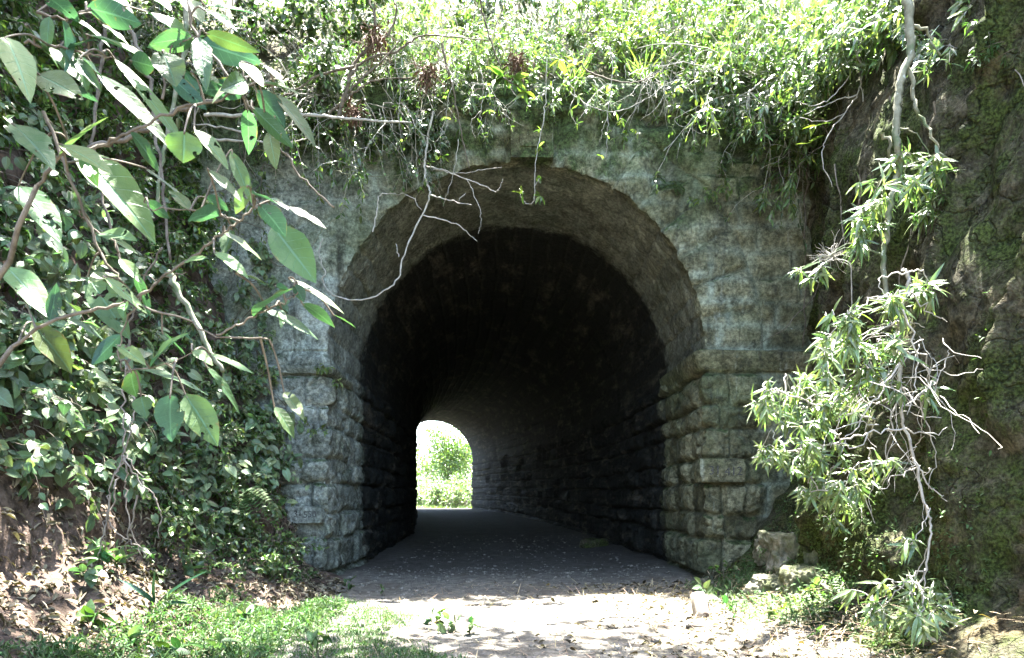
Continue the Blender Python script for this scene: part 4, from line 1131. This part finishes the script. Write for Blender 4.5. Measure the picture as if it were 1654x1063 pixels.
hanging_plant('lowest hanging bunch of lance leaves over the mossy boulders', [(1440, 740), (1400, 755), (1370, 775), (1340, 790), (1310, 795)], 6.0, .010,
   [(1310, 795, 20, 7), (1340, 800, 22, 9), (1365, 785, 22, 8), (1385, 815, 22, 8), (1410, 835, 20, 7), (1345, 830, 18, 5), (1425, 865, 16, 5), (1400, 790, 18, 6), (1430, 750, 16, 4)], 'bark_pale', [[(1400, 755), (1420, 800), (1430, 850)]])
# dry seed plume
b = Buf()
for k in range(60):
    tube(b, walk(P(1345, 415, 6.1), (rng.normal(-.3, .6), rng.normal(0, .4), rng.normal(.1, .4)), rng.uniform(.08, .24), 5, .1, .5), .003, .001, 4)
tube(b, px_path([(1376, 500), (1375, 450), (1372, 425), (1345, 420), (1310, 440), (1280, 437)], 6.1), .005, .003, 5)
tag(b.build('dry_plume', M['bark_pale']), 'dry silvery twig plume sticking out before the seam of wall and rock', 'dry twig')
# bare pale twigs at the photo edge
b = Buf()
for k in range(44):
    p0 = P(rng.uniform(1400, 1525), rng.uniform(520, 760), rng.uniform(4.6, 5.1))
    tube(b, walk(p0, (rng.normal(0, .7), rng.normal(-.2, .5), rng.normal(-.3, .5)), rng.uniform(.35, .8), 14, .5, .6), .0036, .0015, 4)
tag(b.build('twig_tangle', M['bark_pale']), 'tangle of curving bleached twigs in front of the cut rock', 'twigs')
for px, py, Y, d, lab in ((1395, 20, 7.0, (-.5, -.4, -.1), 'sun-white lance-leaved spray at the top of the rock beside the sapling'), (1330, 45, 7.6, (-.5, -.4, -.1), 'sun-white lance-leaved spray over the crooked twig'),
                         (1445, 35, 6.4, (-.4, -.4, .0), 'lance-leaved spray behind the top of the sapling'), (1510, 70, 5.9, (-.4, -.3, .0), 'sparse lance-leaved spray at the photo edge above the rock'), (1290, 120, 8.3, (-.4, -.5, -.4), 'lance-leaved spray hanging over the rock corner')):
    c = P(px + 50, py - 25, Y)
    root, sb, lb, close = plant('hanging_shrub', lab, 'shrub', c, EAST, smat='bark_pale', lmat='leaf_lance')
    for q in range(3): bush(sb, lb, c, d, 3, .65, 'lance', .13, .028, 8, 6, .45, .3, .007, .3, whorl=3, up=(-.25, -.8, .75))
    close()
# small ferny tufts and threads of root over the rock face
for k in range(14):
    Y = 4.9 + 3.9 * ((k * .618) % 1); u = 1.2 + 4.2 * ((k * .37 + .1) % 1)
    c = cliff_at(Y, u)
    root, sb, lb, close = plant('rock_tuft', 'small green tuft growing on the bare face of the cut rock', 'tuft', c, 'green tufts on the cut rock', lmat='leaf_fern')
    bush(sb, lb, c, (-.7, -.3, .1), 4, .26, 'lance', .07, .014, 8, 3, .6, .5, .003)
    close()
for k in range(9):
    c = cliff_at(5.2 + .42 * k, 5.3 - .3 * (k % 3))
    b = Buf(); p = walk(c + np.array([-.04, 0, 0]), (0, 0, -1), rng.uniform(.9, 2.0), 16, .5, .35); p[:, 0] = np.minimum(p[:, 0], c[0] + .02)
    tube(b, p, .009, .003, 5, .15)
    tag(b.build('rock_root', M['bark' if k % 2 else 'root']), 'thin root threading down the bare face of the cut rock', 'root', 'thin roots down the rock face')
# roots down the cliff
for pp, Y, lab in (([(1462, 160), (1458, 175), (1468, 182), (1480, 178), (1478, 195), (1460, 190)], 6.3, 'knot of thin roots on the ochre patch of the cut rock'), ([(1515, 20), (1505, 70), (1512, 110), (1503, 150)], 6.0, 'root hanging at the top of the cut rock by the photo edge'),
                   ([(1308, 250), (1302, 320), (1300, 400), (1301, 470), (1297, 560)], 9.2, 'dark root running down the seam between wall and rock')):
    b = Buf(); p = px_path(pp, Y, None, 6, .01); tube(b, p, .014, .006, 6, .2)
    tag(b.build('rock_root', M['bark']), lab, 'root', 'roots on the cut rock')
# leafy fringe along the brow of the cliff
for k, (Y, u, lab) in enumerate(((8.6, 6.2, 'bright shrub on the brow of the rock beside the wall top'), (7.6, 6.3, 'sun-white shrub on the brow of the rock behind the crooked twig'), (6.6, 6.5, 'sunlit shrub on the brow of the rock above the sapling'), (8.9, 5.7, 'shrub spilling down the seam of wall and rock'))):
    c = cliff_at(Y, u)
    root, sb, lb, close = plant('shrub', lab, 'shrub', c, 'shrubs on the brow of the rock', lmat='leaf_lance')
    run = []
    for q in range(9):
        run.append(cliff_at(Y + rng.uniform(-.5, .5), u + rng.uniform(-.3, .4)))
        bush(sb, lb, run[-1] if True else cliff_at(Y + rng.uniform(-.5, .5), u + rng.uniform(-.3, .4)), (-.45, -.25, .5), 2, .9, 'lance', .14, .036, 14, 6, .5, .3, .009)
    runner(sb, run)
    close()
# --- foot of the rock: boulders, rubble, seedlings
for px, py, Y, sz, lab, sd in ((1275, 880, 7.9, (.5, .5, .42), 'sunlit mossy boulder leaning at the foot of the wall end', 3), (1300, 945, 7.2, (.55, .5, .50), 'pale cracked boulder below the mossy one', 5), (1325, 905, 7.35, (.36, .35, .40), 'upright mossy stone wedged against the rock', 8),
                               (1235, 935, 7.4, (.34, .3, .26), 'low pale stone in the sunlit rubble', 11), (1290, 1000, 6.5, (.40, .35, .26), 'flat white-lit stone nearest the path at the foot of the rock', 13), (1240, 880, 8.2, (.3, .3, .28), 'small stone in the rubble by the east jamb', 15), (1355, 975, 6.5, (.34, .4, .5), 'dark mossy stone under the cut rock', 21)):
    c = P(px, py, Y) + np.array([.05, .05, -.10])
    tag(rough_block('boulder', c, sz, M['boulder'], None, rng.uniform(0, 3), .26, .28, sd, 34), lab, 'boulder', 'boulders at the foot of the rock')
for px, py, Y, L, lab, mt in ((1385, 975, 6.3, .14, 'broad-leaved seedling in the shade of the cut rock', 'leaf_heart'), (1348, 1000, 6.1, .12, 'seedling with two sunlit leaves under the rock', 'leaf_herb'), (1335, 1045, 5.6, .11, 'leafy seedling at the bottom of the rock', 'leaf_herb'), (1405, 1040, 5.7, .14, 'large leaf seedling at the bottom edge below the hanging leaves', 'leaf_heart'),
                          (1395, 900, 6.4, .08, 'tiny seedling on the mossy face of the rock', 'leaf_herb'), (1310, 960, 6.7, .08, 'sunlit sprig among the boulders', 'leaf_bright'), (1260, 990, 6.4, .08, 'sprig in the white-lit rubble by the flat stone', 'leaf_bright'), (1245, 890, 8.0, .09, 'fern-like sprig on top of the mossy boulder', 'leaf_bright'), (1185, 985, 6.5, .08, 'small green sprig in the sunlit litter east of the log', 'leaf_herb'),
                          (1460, 1045, 5.3, .12, 'leafy plant at the bottom edge under the hanging leaves', 'leaf_herb'), (1168, 925, 8.1, .07, 'tiny seedling at the foot of the east jamb', 'leaf_herb')):
    c = P(px, py, Y)
    root, sb, lb, close = plant('seedling', lab, 'seedling', c, 'seedlings at the foot of the rock', lmat=mt)
    for k in range(4):
        w = walk(c + np.array([.03, .05, -.06]), (rng.normal(-.2, .35), rng.normal(-.4, .3), .8), .2, 5, .1, .2)
        tube(sb, w, .004, .002, 4); leafy_twig(lb, w, 3, 'ovate', L, L * .5, side=1.0, hang=.05, whorl=2)
    close()
# the short log and the plant behind it
c = np.array([*P(1134, 1000, 6.55)[:2], 0]); c[2] = float(ground_z(c[0], c[1]))
log = thing('log_piece', c, 'short pale hollow log standing askew at the edge of the sunlit path', 'log')
ax = norm(np.array([-.06, .5, 1.0])); lx = np.array([1., 0, 0]); ly = np.cross(ax, lx)
n = 28; tt_ = np.linspace(0, 2 * np.pi, n + 1)
def log_ring(h, r):
    rr = r * (1 + .06 * np.sin(3 * tt_ + 1) + .03 * np.sin(7 * tt_))
    return c + ax * h + (np.cos(tt_) * rr)[:, None] * lx + (np.sin(tt_) * rr)[:, None] * ly
rings = [log_ring(h, r) for h, r in ((-.02, .06), (0, .070), (.05, .075), (.13, .073), (.215, .070), (.235, .06), (.235, .045), (.15, .035))]
b = Buf(); b.add(np.array(rings).reshape(-1, 3), grid_quads(len(rings), n + 1)); b.build('bark', M['root'], log)
b = Buf(); kn = c + ax * .045 + np.array([.02, -.072, 0])
b.add(np.array([kn + np.array([0, -.012 * (k == 1), 0]) + r * np.stack([np.cos(tt_), 0 * tt_, np.sin(tt_) * .7], -1) for k, r in enumerate((.034, .026, .004))]).reshape(-1, 3), grid_quads(3, n + 1))
b.build('knot_hole', M['bark_dark'], log)
c2 = np.array([*P(1140, 978, 6.9)[:2], .02])
root, sb, lb, close = plant('young_plant', 'young plant with seven rounded pale leaves behind the log piece', 'plant', c2, HERB, lmat='leaf_heart')
w = px_path([(1146, 985), (1142, 965), (1136, 950), (1132, 940)], 6.9); tube(sb, w, .006, .003, 5)
for a, q, wd in (((1133, 943), (1122, 932), 9), ((1134, 948), (1120, 949), 9), ((1137, 950), (1146, 938), 9), ((1138, 952), (1130, 962), 11), ((1141, 955), (1151, 948), 9), ((1141, 960), (1142, 974), 9), ((1143, 962), (1158, 964), 9)):
    p, e = P(a[0], a[1], 6.9), P(q[0], q[1], 6.82)
    add_leaves(lb, p[None], (e - p)[None], np.array([[0, -.8, .5]]), np.linalg.norm(e - p), wd * 6.9 / FPX, 'ovate', .1, .2)
close()
b = Buf(); p = px_path([(1108, 1008), (1118, 1010), (1130, 1016), (1137, 1018)], 6.1); p[:, 2] = ground_z(p[:, 0], p[:, 1]) + .018
tube(b, p, .016, .008, 6, .15); tag(b.build('fallen_stick', M['bark']), 'brown broken stick lying in front of the log piece', 'stick')
c = np.array([1.80, 15.6, float(floor_z(15.6)) + .06])
tag(rough_block('fallen_rock', c, (.60, .4, .30), M['rock'], None, .4, .2, .5, 33, 22), 'grey rock lying on the dark tunnel floor near the east wall', 'rock')

# --- ground litter, grass and stones: nobody could count them
def scatter_w(n, xr, yr, zoff=.01):
    x = rng.uniform(*xr, n); y = rng.uniform(*yr, n)
    return x, y
def stuff(buf, name, mat):
    return tag(buf.build(name, M[mat]), kind='stuff')
# leaf litter on the bank
b = Buf(); n = 5200
Yl = rng.uniform(4.0, 9.3, n); sl = np.abs(rng.normal(1.0, .9, n)) + .15
p = bank_at(Yl, sl); 
up = norm(np.stack([.6 + 0 * Yl, -.1 + 0 * Yl, .8 + 0 * Yl], -1) + rng.normal(0, .35, (n, 3)))
d = norm(np.cross(up, rand_dirs(n)))
add_leaves(b, p + up * .02, d, up, rng.uniform(.03, .10, n), rng.uniform(.012, .04, n), 'small', .7, 1.2)
stuff(b, 'leaf_litter', 'litter')
# straw, clippings and twigs on the sunlit path and rubble
b = Buf(); n = 5200
x = np.concatenate([rng.normal(1.9, .55, 3000), rng.uniform(-1.2, 2.6, 2200)]); y = np.concatenate([rng.uniform(4.2, 8.9, 3000), rng.uniform(4.2, 9.2, 2200)])
keep = x < 3.0; x, y = x[keep], y[keep]; n = len(x)
pile = .10 * smooth(1.9, 2.8, x) * rng.uniform(0, 1, n)
z = ground_z(x, y) + .008 + pile + np.maximum(0, np.interp(x, [2.3, 2.7, 3.1], [0, .14, .45]))
d = norm(rng.normal(0, 1, (n, 3)) * [1, 1, .22])
add_leaves(b, np.stack([x, y, z], -1), d, (0, 0, 1), rng.uniform(.04, .20, n), rng.uniform(.003, .009, n), 'blade', .1, .2)
stuff(b, 'straw_litter', 'straw')
b = Buf(); n = 1500
x = rng.normal(1.9, .75, n); y = rng.uniform(4.3, 9.3, n); keep = (x < 3.0) & (x > -.8); x, y = x[keep], y[keep]; n = len(x)
z = ground_z(x, y) + .012 + np.maximum(0, np.interp(x, [2.3, 2.7, 3.1], [0, .14, .45]))
up = norm(rng.normal(0, .4, (n, 3)) + [0, 0, 1])
add_leaves(b, np.stack([x, y, z], -1), norm(np.cross(up, rand_dirs(n))), up, rng.uniform(.03, .09, n), rng.uniform(.015, .04, n), 'small', .5, .9)
stuff(b, 'dead_leaves', 'litter')
# gravel
b = Buf(); n = 2600
x = np.concatenate([rng.uniform(-2.2, 2.3, 2000), rng.uniform(-2, 2, 600)]); y = np.concatenate([rng.uniform(4.5, 11.5, 2000), rng.uniform(11, 20, 600)])
r = rng.gamma(2, .0045, n) + .003
oc = norm(np.array([[1, 0, 0], [0, 1, 0], [-1, 0, 0], [0, -1, 0], [.7, .7, .8], [-.7, .7, .8], [-.7, -.7, .8], [.7, -.7, .8]], float))
ang = rng.uniform(0, 6.3, n); ca, sa = np.cos(ang), np.sin(ang)
T = oc[None] * (1 + .3 * rng.uniform(-1, 1, (n, 8, 1))) * r[:, None, None] * np.array([1, 1.3, .8])
V = np.stack([T[..., 0] * ca[:, None] - T[..., 1] * sa[:, None], T[..., 0] * sa[:, None] + T[..., 1] * ca[:, None], T[..., 2]], -1) + np.stack([x, y, ground_z(x, y)], -1)[:, None]
q = np.array([[0, 1, 5, 4], [1, 2, 6, 5], [2, 3, 7, 6], [3, 0, 4, 7], [4, 5, 6, 7]])
b.add(V.reshape(-1, 3), (q[None] + (np.arange(n) * 8)[:, None, None]).reshape(-1, 4))
stuff(b, 'gravel', 'pebble')
# fine grass over the west verge
b = Buf(); n = 60000
x = -.3 - np.abs(rng.normal(0, 1.0, n)); y = rng.uniform(4.1, 8.9, n)
dens = 1.3 * fbm(x * 1.5, y * 1.5, 0 * x, 4, 120) + rng.normal(0, .22, n) + .75 * smooth(-2.3, -1.3, x) - .12 - .9 * smooth(7.2, 8.6, y - .5 * (x + 1.2)) - 1.5 * smooth(-1.5, -.2, x + .25 * (y - 6)) - 1.5 * smooth(-2.0, -2.6, x)
keep = (dens > 0) & (x > -2.9); x, y = x[keep], y[keep]; n = len(x)
s_ = np.interp(-x, -BP[:, 0], bs)
zb = np.where(x < -1.8, bank_at(y, s_)[:, 2], ground_z(x, y)); z = np.maximum(ground_z(x, y), zb)
d = norm(rng.normal(0, .55, (n, 3)) + [0, 0, .8]); d[:, 2] = np.abs(d[:, 2])
add_leaves(b, np.stack([x, y, z - .005], -1), d, rand_dirs(n, (0, -.3, .6)), rng.uniform(.012, .05, n), rng.uniform(.004, .009, n), 'small', .5, .3)
stuff(b, 'grass', 'leaf_herb')
# feathery ground cover in the west corner
b = Buf(); n = 2300
Yc = rng.uniform(4.0, 7.2, n); sc = rng.uniform(.1, 1.5, n) * (1 - .1 * (Yc - 4)); 
keep = fbm(Yc * 1.3, sc * 1.6, 0 * sc, 3, 140) > .02 + .3 * smooth(.9, 1.6, sc); Yc, sc = Yc[keep], sc[keep]; n = len(Yc)
p = bank_at(Yc, sc); p[:, 2] = np.maximum(p[:, 2], ground_z(p[:, 0], p[:, 1]))
for k in range(7):
    d = norm(rng.normal(0, .9, (n, 3)) + [.15, -.2, .55])
    add_leaves(b, p + rng.normal(0, .02, (n, 3)) + [0, 0, .03 + .006 * k], d, rand_dirs(n, (0, -.4, 1)), rng.uniform(.035, .075, n), rng.uniform(.008, .015, n), 'small', .3, .3)
stuff(b, 'ground_cover', 'leaf_herb')
# moss and tiny plants over the rubble on the east
b = Buf(); n = 2200
p = cliff_at(rng.uniform(4.8, 9.2, n), np.abs(rng.normal(1.2, 1.2, n)) + .3)
d = norm(rng.normal(0, .8, (n, 3)) + [-.5, -.3, .5])
for k in range(4):
    add_leaves(b, p + rng.normal(0, .02, (n, 3)), norm(d + rng.normal(0, .6, (n, 3))), (0, -.3, 1), rng.uniform(.02, .05, n), rng.uniform(.01, .022, n), 'small', .3, .3)
n = 500
x = rng.uniform(2.05, 3.1, n); y = rng.uniform(6.0, 8.6, n)
z = ground_z(x, y) + np.maximum(0, np.interp(x, [2.3, 2.7, 3.1], [0, .14, .45])) + .01
for k in range(5):
    add_leaves(b, np.stack([x, y, z + .012 * k], -1) + rng.normal(0, .02, (n, 3)), norm(rng.normal(0, 1, (n, 3)) + [-.3, -.3, .6]), (0, -.4, 1), rng.uniform(.03, .08, n), rng.uniform(.012, .03, n), 'small', .3, .3)
stuff(b, 'weeds', 'leaf_fern')

b = Buf(); n = 16000
x = rng.uniform(-9, 7, n); y = 9.6 + np.abs(rng.normal(0, 1.8, n))
kp = fbm(x * 1.1, y * 1.1, 0 * x, 3, 150) > .02; x, y = x[kp], y[kp]; n = len(x)
add_leaves(b, np.stack([x, y, hill_z(x, y) + rng.uniform(0, .25, n)], -1), norm(rng.normal(0, .8, (n, 3)) + [0, -.5, .4]), rand_dirs(n, (0, -.5, 1)), rng.uniform(.06, .15, n), rng.uniform(.02, .05, n), 'small', .3)
s2 = rng.uniform(5.5, 12, 6000); y2 = rng.uniform(4, 9.7, 6000)
p = bank_at(y2, s2)
add_leaves(b, p + rng.uniform(0, .2, (6000, 1)) * [1, -.2, .6], norm(rng.normal(0, .8, (6000, 3)) + [.5, -.4, .2]), rand_dirs(6000, (.3, -.4, 1)), rng.uniform(.06, .15, 6000), rng.uniform(.03, .06, 6000), 'small', .3)
stuff(b, 'undergrowth', 'leaf_small')

# ------------------------------------------------------------------ trees
def tree(name, label, base, top, crown, r, n_limb, n_leaf, L, W, lmat, group=None, kind='small', trunk_r=.16, cl=.45, limb_from=.45, smat='bark', leaf_from=.35):
    root = thing(name, base, label, 'tree', group)
    tb, lb = Buf(), Buf()
    base, top, crown, r = [np.asarray(v, float) for v in (base, top, crown, r)]
    tp = spline([base, base * .6 + top * .4 + rng.normal(0, .1, 3), top], 8, .03); tube(tb, tp, trunk_r, trunk_r * .45, 8, .05)
    m = max(1, n_leaf // n_limb)
    for k in range(n_limb):
        e = crown + rand_dirs(1)[0] * r * rng.uniform(.35, 1.0) ** .6
        i = int(rng.uniform(limb_from, 1) * (len(tp) - 1))
        lp = spline([tp[i], tp[i] * .5 + e * .5 + rng.normal(0, .25, 3), e], 6, .03)
        tube(tb, lp, trunk_r * .28, .008, 5)
        q = rng.integers(int(leaf_from * len(lp)), len(lp), m)
        c = lp[q] + rng.normal(0, cl, (m, 3))
        add_leaves(lb, c, norm(rng.normal(0, 1, (m, 3)) + [0, 0, -.3]), rand_dirs(m, (0, 0, 1.5)), L * rng.uniform(.6, 1.2, m), W * rng.uniform(.6, 1.2, m), kind, .15)
    tb.build('trunk', M[smat], root); lb.build('crown', M[lmat], root)
    return root
OVER = 'trees leaning over the cutting'
tree('shade_tree', 'tall tree on the earth bank whose crown shades the west side of the cutting', (-8.2, 8.5, 7.2), (-6.2, 8.0, 10.5), (-5.2, 7.3, 11.2), (4.1, 4.8, 1.5), 64, 15500, .27, .15, 'leaf_small', OVER, trunk_r=.22)
tree('shade_tree', 'tree on the earth bank behind the camera whose limbs shade the big-leaved boughs', (-7.5, 2.5, 8.0), (-4.5, 3.8, 9.5), (-1.9, 4.2, 8.8), (2.3, 1.7, .9), 26, 4200, .26, .15, 'leaf_small', OVER, trunk_r=.18)
tree('shade_tree', 'thinly leaved tree on the earth bank, one limb reaching high over the path', (-7.0, 5.4, 9.0), (-3.5, 5.8, 10.2), (.9, 6.1, 9.8), (2.0, 1.9, .6), 40, 2700, .24, .12, 'leaf_small', OVER, trunk_r=.14, leaf_from=.8, limb_from=.85)
tree('shade_tree', 'unseen tall tree added on the brow of the rock so that its crown shades the rock face', (6.6, 7.5, 8.2), (6.3, 7.6, 10.2), (6.7, 7.6, 10.2), (2.6, 4.6, 1.3), 34, 7000, .24, .12, 'leaf_small', OVER, trunk_r=.20)  # out of view, put in only to keep sun off the cut rock

# beyond the far mouth
tree('young_tree', 'thin-trunked young tree seen through the far mouth of the tunnel', (-5.2, 56, .4), (-4.9, 56, 5.4), (-4.8, 56, 5.6), (2.4, 1.8, 2.4), 28, 4600, .22, .12, 'leaf_bright', trunk_r=.10, smat='bark_dark')
for x, y, h, lab in ((-4.6, 50.5, 2.2, 'bushy sunlit shrub just outside the far mouth of the tunnel'), (-6.0, 53, 1.3, 'low sunlit shrub beyond the far mouth of the tunnel'), (-3.6, 54, 3.0, 'tall sunlit shrub behind the bushy one beyond the far mouth'), (-8.4, 70, 2.6, 'pale distant shrub in the glare beyond the far mouth'), (-3.9, 49.5, 2.6, 'yellow-green shrub against the east side of the far mouth'), (-5.3, 58, 3.6, 'tallest yellow-green shrub, behind the thin-trunked tree'), (-7.6, 57, 1.8, 'sun-bleached shrub against the west side of the far mouth'), (-6.9, 62, 3.4, 'tall pale shrub in the glare behind the low one')):
    root, sb, lb, close = plant('far_shrub', lab, 'shrub', (x, y, .42), 'shrubs beyond the far mouth', lmat='leaf_bright')
    for q in range(14):
        bush(sb, lb, np.array([x + rng.normal(0, .6), y + rng.normal(0, .5), .42]), (0, -.1, 1), 3, h, 'small', .16, .08, 14, 5, .45, .1, .02)
    close()
b = Buf(); n = 9000
x = rng.uniform(-11, -2, n); y = rng.uniform(47, 66, n)
add_leaves(b, np.stack([x, y, 0 * x + .43], -1), norm(rng.normal(0, .5, (n, 3)) + [0, 0, 1]), rand_dirs(n, (0, -1, .3)), rng.uniform(.1, .3, n), rng.uniform(.02, .04, n), 'small', .3)
stuff(b, 'verge_grass', 'leaf_bright')
for x, y, h, lab in ((-14, 88, 9, 'broad tree far beyond the tunnel, palest of the distant trees'), (-7, 80, 8, 'leafy tree standing far beyond the tunnel behind the young tree')):
    tree('distant_tree', lab, (x, y, .4), (x, y, h * .6), (x, y, h * .65), (4.6, 3, h * .45), 40, 5500, .35, .2, 'leaf_bright', 'distant trees beyond the tunnel', trunk_r=.2, cl=.7)
